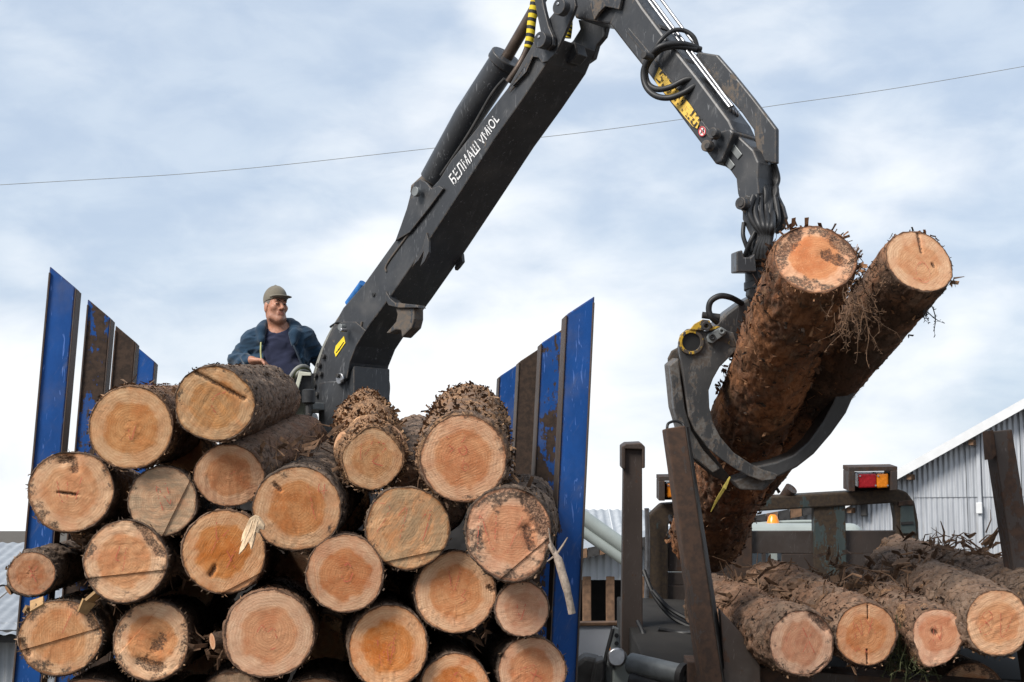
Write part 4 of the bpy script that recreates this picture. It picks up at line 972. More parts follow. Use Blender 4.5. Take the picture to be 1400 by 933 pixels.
# text on both booms
def text_on(parent, s, a, b, hgt, off, mat, name, squeeze=1.0, shear=0.0):
    """letters in the crane plane from pixel a to pixel b along their baseline"""
    A_, B_ = CPL(*a, off), CPL(*b, off); ux = unit(B_ - A_); uy = unit(WD.cross(ux))
    if uy.z < 0: uy = -uy
    cu = bpy.data.curves.new(name, 'FONT'); cu.body = s; cu.size = 1; cu.extrude = 0; cu.offset = .012; cu.shear = shear; cu.space_character = 1.05
    to = bpy.data.objects.new(name, cu); COL.objects.link(to)
    dg = bpy.context.evaluated_depsgraph_get(); me = bpy.data.meshes.new_from_object(to.evaluated_get(dg))
    bpy.data.objects.remove(to)
    co = np.empty(len(me.vertices) * 3); me.vertices.foreach_get('co', co); co = co.reshape(-1, 3)
    x0, x1 = co[:, 0].min(), co[:, 0].max(); y0, y1 = co[:, 1].min(), co[:, 1].max(); L_ = (B_ - A_).length
    for v in me.vertices:
        x, y = (v.co.x - x0) / (x1 - x0) * L_, (v.co.y - y0) / (y1 - y0) * hgt
        v.co = A_ + ux * x + uy * y
    me.name = name; me.materials.clear()
    return link(name, me, M[mat], parent)
text_on(mbm, 'БЕЛМАШ', (621, 254), (657, 204), .082, -HW - .004, 'stencil', 'stencil_lettering', shear=0)
text_on(mbm, 'VМIОL', (660, 200), (683, 164), .070, -HW - .004, 'stencil', 'stencil_lettering', shear=0)
text_on(ob, 'БЕЛМАШ', (896, 108), (949, 174), .062, -OW - .0125, 'stickertext', 'sticker_lettering')
# steel pipes along the top of the outer boom
for k, (dx, dy, oo) in enumerate(((12, -6, -.05), (17, -7.5, -.025), (26, -12, .035))):
    ctube('hydraulic_pipe', [(864 + dx, -8 + dy, oo), (900 + dx * .97, 40 + dy, oo), (945 + dx * .95, 99 + dy, oo), (988 + dx * .8, 153 + dy, oo)], .0085, 'brightsteel', ob, 10)
for (x, y) in ((905, 47), (940, 93), (968, 130)):
    mb = MB(); c_ = CPL(x + 7, y - 4, 0); t_ = unit(CPL(x + 20, y + 17, 0) - CPL(x, y - 10, 0)); mb.box(c_, WD * .08, t_ * .018, WD.cross(t_) * .016); mb.build('pipe_clamp', M['darksteel'], ob, bevel=.004)
# loose hoses looping over the joint
ctube('hose', [(955, 72, .02), (949, 52, .0), (935, 42, -.03), (918, 43, -.08), (902, 57, -.13), (891, 76, -.14), (886, 90, -.14)], .0125)
ctube('hose', [(952, 68, .0), (930, 64, -.08), (908, 66, -.14), (894, 76, -.15), (883, 94, -.15), (885, 113, -.15), (897, 122, -.15), (915, 120, -.14), (938, 109, -.1), (955, 109, -.06), (975, 115, .0)], .0165)
ctube('hose', [(958, 68, .03), (932, 60, -.08), (905, 63, -.16), (890, 76, -.17), (880, 97, -.17), (883, 118, -.17), (896, 131, -.17), (915, 134, -.16), (935, 127, -.12), (952, 117, -.08), (968, 119, -.02), (982, 125, .02)], .0165)
cpin('hose_clip', 891, 79, -.20, .020, .07, 'darksteel')
for k in range(3):
    ctube('pipe_bend', [(976 + 6 * k, 118 + 3 * k, -.02 + .02 * k), (984 + 5 * k, 128 + 4 * k, -.03 + .02 * k), (994 + 4 * k, 140 + 4 * k, -.03 + .02 * k), (998 + 5 * k, 150 + 3 * k, -.02 + .02 * k), (994 + 6 * k, 159 + 1.5 * k, .0 + .02 * k)], .010, 'brightsteel', ob)
# hose guard: bent channel
GW = .062
cplate('hose_guard', [(950, 75), (955, 71), (980, 75), (1000, 98), (1030, 135), (1061, 176), (1061, 224), (1050, 222), (1036, 218), (1030, 178), (1014, 155), (990, 128)], .0, .03, lost=.34, bevel=.008)
# telescopic extension and its bent nose
cplate('extension', [(975, 214), (985, 194), (997, 176), (1012, 188), (1030, 205), (1037, 222), (1036, 243), (1038, 266), (1026, 272), (1012, 277), (1008, 265), (1006, 245), (997, 232), (985, 224)], -.07, .07, lost=.12, bevel=.010)
for (x, y) in ((1005, 206), (995, 221)):
    c_ = CPL(x, y, -.074); t_ = unit(CPL(x + 10, y + 13, -.074) - CPL(x, y, -.074)); n_ = WD.cross(t_)
    mb = MB(); mb.box(c_, t_ * .050, n_ * .019, WD * .003); mb.build('wear_pad', M['greymetal'], lc, bevel=.012)
nose = [(1013, 273), (1020, 267), (1030, 270), (1037, 282), (1040, 300), (1041, 330), (1037, 345), (1029, 342), (1027, 326), (1020, 311), (1015, 300), (1015, 286)]
b0 = cplate('nose_plate', nose, -.085, -.060, lost=.25, bevel=.004)
cplate('nose_plate', [(1052, 222), (1060, 232), (1060, 250), (1063, 268), (1070, 282), (1074, 297), (1070, 312), (1060, 320), (1052, 306), (1050, 290), (1055, 275), (1050, 252)], .06, .085, lost=.25, bevel=.004)
pn = cpin('pin_boss', 1020, 280, -.13, .032, .05, 'crane'); cpin('bolt', 1017, 279, -.155, .020, .03, 'darksteel', pn, n=10)
ctube('hinge_tube', [(1022, 281, -.1), (1026, 284, .10)], .04, 'crane', None, 16, 0)
for k in range(4):
    ctube('hose', [(1050 + k * 3, 224, .05), (1058 + k * 2, 245, .07), (1062 - k, 262, .04), (1056 + k * 2, 282, .02), (1060 + k, 305, .0), (1053 - k * 3, 325, -.02), (1046 - k * 4, 345, -.03)], .0125)
    ctube('hose', [(1038 + k * 5, 222 + k, .0 + .02 * k), (1041 + k * 4, 245, .0 + .02 * k), (1047 + k * 2.5, 265, -.02 + .02 * k), (1044 + k * 3, 290, -.03), (1040 + k * 2, 312, -.04), (1030 - k * 4 + 6, 335, -.06), (1021 + k * 5, 352, -.05)], .0135)
for (pts_) in ([(1017, 305, -.09), (1016, 322, -.11), (1021, 338, -.1), (1025, 350, -.08)], [(1032, 318, -.09), (1026, 330, -.11), (1020, 345, -.1), (1017, 352, -.08)]): ctube('hose', pts_, .0115)
# hoses, lever box and reservoir at the crane's foot
for k in range(5):
    ctube('hose', [(424 + k * 2.2, 545 - k * 3, -.13), (428 + k * 2.5, 520 - k * 2, -.16), (436 + k * 2.4, 492 - k * 2, -.16), (447 + k * 2.2, 465 - k * 2, -.14), (462 + k * 2, 438 - k, -.12), (474 + k * 2, 424, -.09), (490 + k, 404 - k, -.07), (520 + k, 362, -.06)], .0105, 'greyhose' if k < 2 else 'rubber')
ctube('hose', [(452, 447, -.12), (462, 441, -.17), (470, 443, -.17)], .008)
ctube('blue_hose_wrap', [(477, 416, -.02), (485, 405, -.02), (497, 388, -.02)], .030, 'bluecloth', None, 12)
def dtube(name, pts, r, mat): mb = MB(); mb.tube(catmull([P(*p) for p in pts], 7), r, 10); return mb.build(name, M[mat], lc, True)
for k in range(3):
    dtube('hose', [(392 + k * 3, 545, 9.75 + .03 * k), (394 + k * 3, 524, 9.72 + .03 * k), (402 + k * 2, 508 + k * 2, 9.72), (412, 501 + k * 2.5, 9.75), (421, 504 + k * 2.5, 9.8), (426, 520, 9.85), (428, 545, 9.9)], .0125, 'greyhose' if k != 1 else 'moss')
mb = MB(); mb.prism(*pxprism([(410, 511), (426, 511), (426, 546), (404, 548)], 9.72, 9.84)); mb.build('lever_box', M['rubber'], lc, bevel=.006)
mb = MB(); mb.prism(*pxprism([(409, 508), (425, 510), (425, 514), (413, 514), (404, 545), (399, 545)], 9.69, 9.715)); mb.build('lever_box_rim', M['offwhite'], lc, bevel=.003)
mb = MB(); c_ = P(422, 543, 9.62); mb.tube([c_ + UP * .048, c_ + UP * .04, c_ - UP * .035, c_ - UP * .045], [.030, .042, .042, .03], 16); mb.build('reservoir', M['rubber'], lc, True)
mb = MB(); mb.tube([c_ - UP * .04, c_ - UP * .45], .018, 10); mb.build('reservoir_stand', M['darksteel'], lc, True)
for k in range(4):
    ctube('control_lever', [(432 + k * 5, 555, -.14), (433 + k * 5, 530 - k * 3, -.17)], .007, 'darksteel', None, 6, 0); 
for (x, y) in ((436, 514), (441, 500), (434, 528), (443, 512), (447, 488), (438, 540)):
    cpin('valve_cap', x, y, -.16, .016, .04, 'darksteel')
cplate('valve_block', [(426, 525), (446, 505), (446, 560), (424, 565)], -.13, -.02, 'darksteel', bevel=.006)
cplate('footrest', [(404, 552), (428, 550), (428, 560), (404, 562)], -.30, -.12, 'greymetal', bevel=.004)
# operator seat and its bracket
sp = P(385, 560, 10.42)
mb = MB(); mb.box(sp - UP * .06, (.22, 0, 0), (0, .22, 0), (0, 0, .05)); mb.build('seat', M['rubber'], lc, bevel=.03)
mb = MB(); mb.tube([sp - UP * .1, Vector((sp.x + .1, sp.y + .1, 1.6)), Vector((c0.x, c0.y, 1.3))], .05, 10); mb.build('seat_bracket', M['darksteel'], lc, True)

# ------------------------------------------------------------------ rotator + grapple
gr = empty('log_grapple', CPL(1037, 360), 'worn steel log grapple with traces of yellow paint gripping two logs', 'grapple')
GD = 7.98
def gplate(name, outline, d0, d1, mat='grapple', parent=None, bevel=.006, lost=.35):
    mb = MB(); mb.prism(*pxprism(outline, d0, d1)); return mb.build(name, M[mat], parent or gr, False, bevel, color=(lost, 0, 0, 1))
gplate('rotator_block', [(1007, 344), (1015, 342), (1017, 352), (1026, 352), (1032, 347), (1034, 372), (1007, 372)], 7.78, 7.98, 'crane', lost=.35, bevel=.006)
def vcyl(name, px, py, d, r, z0, z1, mat='crane', parent=None, n=24, lost=.2):
    p = P(px, py, d); mb = MB(); mb.tube([Vector((p.x, p.y, z0)), Vector((p.x, p.y, z1))], r, n); return mb.build(name, M[mat], parent or gr, True, .006, color=(lost, 0, 0, 1))
zz = lambda y, d=8.0: P(1040, y, d).z
gplate('rotator_yoke', [(1030, 352), (1034, 330), (1041, 322), (1052, 332), (1058, 330), (1064, 338), (1064, 350), (1058, 358), (1032, 358)], 7.88, 8.10, 'crane', lost=.3, bevel=.008)
vcyl('rotator_flange', 1042, 364, 8.0, .098, zz(368), zz(358)); vcyl('rotator_body', 1040, 380, 8.0, .080, zz(388), zz(366)); vcyl('rotator_collar', 1040, 390, 8.0, .086, zz(398), zz(386)); vcyl('rotator_shaft', 1040, 402, 8.0, .06, zz(418), zz(396))
bp = gplate('bolt', [(1024, 396), (1031, 394), (1036, 399), (1035, 407), (1027, 409), (1023, 404)], 7.88, 7.98, 'darksteel')
pn2 = P(1061, 340, 7.86); mb = MB(); mb.disc(pn2, (0, 1, 0), .036, .05); mb.build('pin', M['crane'], gr, True, .004)
body = [(972, 452), (985, 436), (996, 426), (1014, 413), (1033, 403), (1078, 405), (1120, 420), (1158, 448), (1166, 470), (1140, 480), (1080, 462), (1040, 470), (1003, 490), (985, 480)]
gplate('grapple_body', body, 8.02, 8.30, lost=.4, bevel=.012)
jawf = [(929, 482), (928, 470), (931, 458), (940, 450), (952, 449), (965, 453), (985, 449), (1003, 455), (1010, 476), (998, 488), (984, 502), (975, 518), (969, 534), (970, 557), (975, 578), (985, 598), (1003, 619), (1026, 634), (1044, 643), (1062, 648), (1060, 656), (1042, 658), (1023, 651), (1006, 642), (987, 629), (969, 614), (951, 590), (942, 570), (936, 526)]
gplate('grapple_jaw', jawf, 7.93, 7.985, lost=.42, bevel=.005)
jawb = [(914, 500), (914, 490), (919, 480), (930, 474), (960, 478), (985, 500), (960, 520), (948, 545), (947, 575), (958, 600), (975, 622), (992, 645), (1000, 654), (994, 660), (975, 652), (950, 632), (930, 600), (921, 560), (917, 520)]
gplate('grapple_jaw', jawb, 8.28, 8.335, 'grappleyellow', lost=.84, bevel=.006)
gplate('jaw_tip', [(1064, 649), (1060, 656), (1044, 671), (1012, 670), (1003, 658), (1025, 650)], 7.99, 8.24, lost=.4, bevel=.008)
gplate('jaw_web', [(916, 500), (922, 560), (934, 600), (952, 628), (975, 647), (985, 641), (962, 616), (946, 590), (937, 560), (931, 520), (928, 490)], 7.99, 8.30, lost=.5)
right = [(1176, 514), (1170, 535), (1157, 565), (1137, 593), (1113, 621), (1090, 639), (1065, 652), (1031, 652), (1022, 640), (1060, 632), (1085, 622), (1106, 603), (1126, 575), (1140, 548), (1148, 520), (1150, 490), (1146, 462), (1160, 452), (1174, 470), (1178, 495)]
gplate('grapple_jaw', right, 8.03, 8.24, lost=.05, bevel=.010)
mb = MB(); c_ = P(945, 468, 7.925); ax = Vector((0, CP_, SP_)); mb.ring(c_ - ax * .012, ax, .046, .064, .03, 32); mb.build('pivot_ring', M['grappleyellow'], gr, True, .003, color=(.41, 0, 0, 1))
mb = MB(); mb.disc(c_ + ax * .002, ax, .046, .02, 28); mb.build('pivot_hole', M['black'], gr, True)  # solid disc; the dark of the hole is painted black
mb = MB(); mb.tube([P(945, 468, 7.99), P(940, 485, 8.34)], .062, 24); mb.build('pivot_tube', M['grappleyellow'], gr, True, color=(.66, 0, 0, 1))
gplate('yellow_lug', [(943, 451), (950, 443), (961, 437), (970, 438), (974, 446), (985, 447), (975, 452), (955, 452)], 7.905, 7.93, 'grappleyellow', lost=.40, bevel=.003)
gplate('yellow_paint_patch', [(985, 462), (994, 462), (1005, 468), (1007, 474), (1000, 474), (990, 468), (980, 466)], 7.9265, 7.931, 'grappleyellow', lost=.45, bevel=0)
gplate('keeper_plate', [(966, 462), (968, 457), (986, 447), (994, 452), (992, 457), (974, 470), (968, 468)], 7.90, 7.929, 'greymetal', bevel=.004, lost=.2)
for (x, y, rr, mt) in ((966, 446, .024, 'darksteel'), (974, 461, .016, 'black'), (987, 453, .016, 'greymetal')):
    mb = MB(); mb.ring(P(x, y, 7.885), ax, rr * .45, rr, .022, 16); mb.build('bolt', M[mt], gr, True, .002)
mb = MB(); mb.tube(catmull([P(981, 441, 7.95), P(973, 434, 7.93), (P(969, 424, 7.93)), P(972, 412, 7.93), P(984, 405, 7.93), P(999, 407, 7.95), P(1014, 415, 8.03)], 7), .0155, 10); mb.build('grapple_hose', M['rubber'], gr, True)
mb = MB(); mb.tube([P(960, 431, 7.95), P(984, 434, 7.95)], .018, 10); mb.build('hose_fitting', M['darksteel'], gr, True)

# the two logs it holds
GH = 'logs held up by the grapple'
make_log('log', 'thick reddish log hoisted in the grapple, its torn face nearest the rotator', GH, (1115, 353), 7.0, 56.5, (966, 733), 9.95, 48.5, tilt=(.04, -.06), col=(.05, .62, .95), bark=(1.0, .42, .22), flakes=1500, fl=2.0, strips=170, nz=210, nth=150, amp=1.75, cs=(15, 15, 6), fs=1.6,
         shape=[(0, .99), (45, .93), (90, .94), (135, .97), (180, .98), (225, 1.0), (270, 1.0), (315, .97)], cracks=[(.3, .1, .6, -.05, .2), (-.75, .2, -.35, .7, .18), (.55, .5, .85, .2, .2)], shred=90, key='held1')
make_log('log', 'slimmer hoisted log at the far right with a clean pale face and a drying crack', GH, (1257, 358), 7.15, 48, (986, 702), 9.9, 33, tilt=(.0, -.05), col=(.0, .08, .55), bark=(.5, .75, .05), flakes=1100, strips=70, nz=190, nth=120, amp=1.0, cs=(22, 22, 9),
         marks=[('o', .1, -.35, .75, 0), ('-', -.1, -.6, .5, 5)], cracks=[(.10, .95, .12, .35, .045), (.4, -.02, .43, -.12, .04)], key='held2')
# leaf and dangling roots
mb = MB(); ribbon(mb, [P(998, 652, 7.9), P(990, 668, 7.88), P(981, 682, 7.88), P(972, 700, 7.9)], [.003, .011, .011, .002], (1, .4, .6), .002)
tag(mb.build('leaf', M['leaf']), 'long yellow-green leaf dangling under the grapple jaw', 'leaf')
def rootlets(name, label, cat, start, n, ln, seed, mat, dk=.0024, spread=.5, sd=.05):
    rng = random.Random(seed); mb = MB()
    for _ in range(n):
        p = start + Vector((rng.gauss(0, sd), rng.gauss(0, sd), rng.gauss(0, sd))); dr = Vector((rng.gauss(.15, spread), rng.gauss(-.1, spread * .6), -1)); pts = [p]; l = ln * rng.uniform(.3, 1.0) / 5
        for i in range(5):
            dr = unit(dr + Vector((rng.gauss(0, .45), rng.gauss(0, .4), rng.gauss(-.1, .3)))); pts.append(pts[-1] + dr * l)
            for _r in range(2):
                q = pts[-1]; e = unit(Vector((rng.gauss(0, 1), rng.gauss(0, 1), rng.gauss(0, 1)))); ribbon(mb, [q, q + e * .008, q + e * .016], [.0016, .0022, .0006], (rng.gauss(0, 1), 1, rng.gauss(0, 1)), .001)
        mb.tube(pts, [dk] * 4 + [dk * .6, dk * .3], 5, False)
    o = mb.build(name, M[mat]); tag(o, label, cat, None, 'stuff'); return o
rootlets('hanging_roots', 'tangle of brown rootlets hanging between the two hoisted logs', 'roots', P(1172, 415, 6.85), 40, .27, 3, 'twig', .0022, .22)
rootlets('hanging_roots', 'upper brown twigs sticking up in the notch between the hoisted logs', 'roots', P(1180, 372, 7.0), 26, .10, 8, 'twig', .0022, 1.2)
rootlets('hanging_roots', 'small black shred hanging under the slimmer hoisted log', 'roots', P(1262, 416, 7.3), 8, .19, 9, 'rubber', .0026, .18, .012)

# thicker hoses knotted between the crane nose and the rotator
for k in range(5):
    ctube('hose', [(1030 + k * 5, 268, -.10 + .03 * k), (1024 + k * 8, 290, -.13 + .03 * k), (1032 + k * 6, 308, -.12), (1042 + k * 3, 322, -.10), (1036 + k * 4, 338, -.10), (1030 + k * 6, 354, -.09)], .015)
# ------------------------------------------------------------------ second timber truck on the right
t0 = P(1120, 722, 9.5)
tt = empty('timber_truck', (t0.x, t0.y, 0), 'rusty timber truck with bare bunk posts and tail lamps on its rack', 'truck')
def tplate(name, outline, d0, d1, mat='rust', parent=None, bevel=.006, lost=.4, label=None):
    mb = MB(); mb.prism(*pxprism(outline, d0, d1)); o = mb.build(name, M[mat], parent or tt, False, bevel, color=(lost, 0, 0, 1))
    if label: o['label'] = label
    return o
pa = tplate('post', [(853, 612), (878, 612), (879, 950), (849, 950)], 9.2, 9.32, lost=.25, label='upright brown post with a flat cap')
tplate('post_cap', [(850, 611), (856, 607), (877, 606), (882, 611), (882, 640), (878, 641), (878, 615), (855, 614), (855, 642), (850, 641)], 9.17, 9.35, parent=pa, lost=.3)
def tilted_post(q, d0, d1, lost, label):
    """post that leans; q = top-left, top-right, bottom-right, bottom-left"""
    fr = [P(q[0][0], q[0][1], d0), P(q[1][0], q[1][1], d0), P(q[2][0], q[2][1], d0), P(q[3][0], q[3][1], d0)]
    fw = AX * (d1 - d0); mb = MB(); mb.prism(fr, [p + fw for p in fr]); o = mb.build('post', M['rust'], tt, bevel=.006, color=(lost, 0, 0, 1)); o['label'] = label; return o
pb = tilted_post([(911, 586), (937, 582), (991, 950), (962, 950)], 7.6, 7.71, .62, 'leaning red-brown post before the grapple')
mb = MB(); mb.tube(catmull([P(912, 586, 7.64), P(914, 579, 7.66), P(924, 576, 7.68), P(933, 580, 7.68), P(936, 586, 7.66)], 5), .007, 8); mb.build('rope_loop', M['rubber'], pb, True)
mb = MB(); a = [P(937, 584, 7.598), P(940, 584, 7.70), P(997, 950, 7.70), P(991, 950, 7.598)]; fx = Vector((.004, -.004, 0)); mb.prism([p + fx for p in a], [p - fx * .2 for p in a]); mb.build('post_shaded_flange', M['darksteel'], pb)  # dark plate puts the shade of the post's right side into colour
pc = tilted_post([(1357, 590), (1384, 587), (1443, 950), (1412, 950)], 7.9, 8.02, .40, 'leaning brown post with a torn top at the right edge')
mb = MB(); a = [P(1354, 589, 7.90), P(1358, 588, 7.88), P(1362, 622, 7.88), P(1357, 628, 7.90)]; mb.prism(a, [p + AX * .1 for p in a]); mb.build('torn_edge', M['rust'], pc, color=(.9, 0, 0, 1))
# bunk bases
tplate('post_bracket', [(985, 835), (1015, 868), (1040, 912), (1040, 960), (950, 960), (960, 925), (990, 915)], 7.62, 7.72, lost=.35)
tplate('bunk_beam', [(850, 868), (1000, 862), (1000, 900), (850, 902)], 9.2, 9.34, lost=.45)
tplate('bunk_beam', [(940, 905), (1480, 948), (1480, 1000), (940, 965)], 7.72, 7.9, lost=.5)
tplate('deck', [(880, 905), (1500, 935), (1500, 990), (880, 960)], 8.2, 10.3, 'inside', bevel=.01)  # near-black colour paints the shade under the logs
for sx in (960, 1330):
    mb = MB(); p = P(sx, 960, 9.0); mb.abox((p.x - .06, p.y - 1.6, p.z - .5), (p.x + .06, p.y + 1.6, p.z - .02)); mb.build('chassis_beam', M['darksteel'], tt)
for px, dd in ((950, 9.0), (1400, 9.0)):
    p = P(px, 960, dd); c = Vector((p.x, p.y, .5)); mb = MB(); mb.ring(c - Vector((.15, 0, 0)), (1, 0, 0), .27, .5, .3, 28); wl = mb.build('wheel', M['rubber'], tt, True, .02)
    mb = MB(); mb.ring(c - Vector((.1, 0, 0)), (1, 0, 0), .06, .275, .2, 24); mb.build('rim', M['greymetal'], wl, True)
    mb = MB(); mb.abox((c.x - .05, c.y - .05, .5), (c.x + .05, c.y + .05, p.z - .3)); mb.build('suspension', M['darksteel'], tt)
# rack (headboard frame) behind the load
RD = 10.4
rack = tplate('rack_frame', [(882, 870), (884, 722), (888, 705), (904, 690), (1000, 683), (1060, 679), (1160, 673), (1224, 668), (1240, 673), (1251, 688), (1256, 715), (1259, 800), (1228, 800), (1226, 712), (1222, 688), (1160, 692), (1060, 698), (935, 706), (920, 709), (914, 718), (913, 870)], RD, RD + .13, 'rackpaint', lost=.62, bevel=.012)
tplate('rack_post', [(1113, 693), (1156, 691), (1158, 800), (1114, 800)], RD + .02, RD + .12, 'rackpaint', lost=.48)
tplate('rack_post', [(1000, 697), (1028, 696), (1029, 800), (1000, 800)], RD + .02, RD + .12, 'rust', lost=.6)
tplate('corner_gusset', [(1231, 690), (1249, 692), (1253, 730), (1231, 730)], RD - .012, RD - .002, 'rackpaint', lost=.2, bevel=.003)
tplate('rack_strap', [(1229, 686), (1247, 684), (1249, 690), (1229, 692)], RD - .02, RD - .002, 'rust', lost=.8, bevel=.002)
tplate('rack_strap', [(1232, 714), (1249, 713), (1249, 717), (1232, 718)], RD - .02, RD - .013, 'darksteel', bevel=.002)
for (x0, x1, y0, y1) in ((960, 1228, 727, 757), (960, 1023, 757.5, 783), (1042, 1047, 757.5, 783), (1069, 1228, 757.5, 783), (884, 1228, 783.5, 800)):
    tplate('headboard_plank', [(x0, y0), (x1, y0 - 1), (x1, y1), (x0, y1)], RD + .06, RD + .10, 'rust', lost=.25, bevel=.004)
tplate('headboard_plank', [(914, 735), (958, 735), (958, 782), (914, 782)], RD + .06, RD + .10, 'rust', lost=.3, bevel=.004)
tplate('headboard_plank', [(884, 801), (1228, 801), (1228, 868), (884, 868)], RD + .05, RD + .10, 'rust', lost=.15, bevel=.004)
# lashing hooks on top of the rack
tplate('hook', [(1036, 682), (1041, 676), (1050, 671), (1057, 677), (1066, 680)], RD + .03, RD + .09, 'rust', lost=.5)
mb = MB(); mb.tube([P(1072, 680, RD + .06), P(1082, 668, RD + .02)], [.035, .045], 14); mb.build('hook', M['rust'], tt, True, color=(.5, 0, 0, 1))
def tail_lamp(x0, x1, y0, y1, lens, label):
    d = RD - .02
    o = tplate('lamp_housing', [(x0, y0), (x1, y0 - 1), (x1, y0 + 5), (x0, y0 + 6)], d - .10, d + .10, 'rust', lost=.5, bevel=.003)
    o['label'] = label
    tplate('housing_side', [(x0, y0 + 6.3), (x0 + 8, y0 + 6), (x0 + 8, y1), (x0, y1)], d - .11, d + .08, 'rust', o, lost=.4, bevel=.003)
    tplate('housing_side', [(x1 - 9, y0 + 5.3), (x1, y0 + 5), (x1, y1 - 2), (x1 - 9, y1 - 1)], d - .11, d + .08, 'rust', o, lost=.4, bevel=.003)
    tplate('housing_back', [(x0 + 2, y0 + 6.5), (x1 - 2, y0 + 6), (x1 - 2, y1 - 2), (x0 + 2, y1 - 1)], d + .082, d + .095, 'inside', o)
    for (a, b, m) in lens:
        tplate('lens', [(a, y0 + 9), (b, y0 + 8.4), (b, y1 - 5), (a, y1 - 4)], d - .085, d + .03, m, o, bevel=.010)
        for (sx, sy) in ((a + 1.5, y0 + 12), (b - 1.5, y1 - 8)):
            mb = MB(); mb.disc(P(sx, sy, d - .083), (0, -1, 0), .006, .008, 8); mb.build('lens_screw', M['brightsteel'], o)
tail_lamp(1161, 1227, 639, 672, [(1174, 1198.4, 'red'), (1198.8, 1215, 'amber')], 'tail lamp with red and amber lens')
tail_lamp(901, 964, 652, 685, [(912, 929, 'amber'), (929.4, 952, 'red')], 'tail lamp half hidden by the leaning post')
# cab in front of the rack
cm = MB(); p0, p1 = P(1000, 722, 12.0), P(1186, 722, 12.0); ztop = P(1100, 715.5, 12.0).z
cm.abox((p0.x - .3, p0.y, 1.0), (p1.x, p0.y + 1.7, ztop)); cabo = cm.build('cab', M['cabgrey'], tt, bevel=.11, seg=6)
for a, b in ((1008, 1050), (1062, 1160)):
    mb = MB(); q0, q1 = P(a, 790, 11.99), P(b, 752, 11.99); mb.abox((q0.x, p0.y - .012, q0.z), (q1.x, p0.y + .01, q1.z)); mb.build('rear_window', M['glass'], cabo, bevel=.004)
mb = MB(); q0 = P(1040, 732, 11.95); mb.abox((q0.x - .03, p0.y - .03, q0.z - .03), (q0.x + .08, p0.y + .01, q0.z + .02)); mb.build('cab_vent', M['rubber'], cabo)
lm = P(1057, 717, 12.25); mb = MB(); mb.tube([lm - UP * .03, lm + UP * .01, lm + UP * .06, lm + UP * .075], [.055, .05, .034, .02], 16); mb.build('marker_lamp', M['amber'], cabo, True)
mb = MB(); mb.tube(catmull([P(1030, 717, 12.3), P(1080, 713.5, 12.3), P(1150, 713, 12.3)], 4), .012, 8); mb.build('roof_rail', M['cabgrey'], cabo, True)
# pipes, hoses and lugs around the bunk foot
mb = MB(); mb.tube([P(862, 907, 8.0), P(934, 924, 7.8)], .055, 20); o = mb.build('hydraulic_ram', M['greymetal'], tt, True, .008)
mb = MB(); mb.ring(P(931, 923, 7.78), unit(P(934, 924, 7.8) - P(862, 907, 8.0)), .03, .062, .03, 20); mb.build('ram_end', M['darksteel'], o, True)
mb = MB(); mb.tube([P(862, 930, 7.95), P(950, 948, 7.8)], .04, 16); mb.build('hydraulic_ram', M['darksteel'], tt, True)
mb = MB(); mb.tube(catmull([P(884, 695, 10.3), P(886, 760, 10.3), P(884, 820, 10.3), P(883, 872, 10.3)], 6), .016, 10); mb.build('edge_highlight_tube', M['brightsteel'], tt, True)  # bright tube added as the reflected highlight on the rack leg's edge
for pts in ([(880, 780, 9.6), (895, 815, 9.5), (920, 845, 9.4), (955, 862, 9.3)], [(893, 808, 9.5), (915, 832, 9.4), (948, 850, 9.3), (975, 858, 9.3)], [(900, 860, 9.1), (930, 866, 9.1), (960, 864, 9.0)], [(870, 895, 9.0), (880, 872, 9.0), (872, 850, 9.1)], [(916, 706, 10.3), (919, 720, 10.2), (914, 730, 10.2)]):
    mb = MB(); mb.tube(catmull([P(*p) for p in pts], 6), .014, 8); mb.build('air_hose', M['rubber'], tt, True)
for (x, y) in ((906, 878), (930, 876), (880, 882)):
    mb = MB(); mb.disc(P(x, y, 9.19), (0, -1, 0), .025, .03, 12); mb.build('bolt', M['darksteel'], tt, True)

# its load
GR = 'logs lying on the rusty timber truck'
kw = dict(strips=14, nz=190, nth=136, amp=1.9, cs=(20, 20, 16))
make_log('log', 'pale log with a blackened upper right rim, next to the leaning red-brown post', GR, (1096, 880), 7.3, 45, (976, 830), 8.7, 39, tilt=(.02, 0), col=(.0, .42, .75), bark=(.3, .35, .12), flakes=600, marks=[('(X', -.02, .1, .75, 0)], cracks=[(.35, .85, .75, .45, .13), (.3, -.95, .75, -.6, .03)], **kw)
make_log('log', 'round log with a scribbled red star on its face, second along the truck', GR, (1185, 868), 7.35, 42, (1055, 806), 9.2, 36, col=(.0, .1, .6), bark=(.25, .35, .12), flakes=600, marks=[('NX', -.05, .25, .55, 10), ('3', -.2, -.45, .4, 80)], cracks=[(.05, .95, .05, .5, .02), (.0, -.5, .02, -.95, .03)], **kw)
make_log('log', 'odd pear-shaped log end with a knobbly branch stub on its right', GR, (1283, 866), 7.3, 40, (1170, 806), 9.2, 34, col=(.0, .3, .85), bark=(.25, .35, .30), flakes=700, shape=[(0, 1.0), (14, 1.1), (40, .84), (90, .80), (130, .90), (180, .86), (215, .90), (248, 1.26), (272, 1.08), (300, .92), (335, .80)], stubs=[(8, .03, .028, .03)], marks=[('N', .0, .0, .55, 0)], cracks=[(-.15, .05, -.1, .0, .1)], bumpy=.05, **kw)
make_log('log', 'broad log with big red crayon loop at the right edge of the truck', GR, (1364, 852), 7.2, 44, (1218, 788), 9.3, 37, tilt=(.03, 0), col=(.0, .12, .6), bark=(.1, .3, .2), flakes=500, marks=[('8V', -.02, -.05, .75, -10)], **kw)
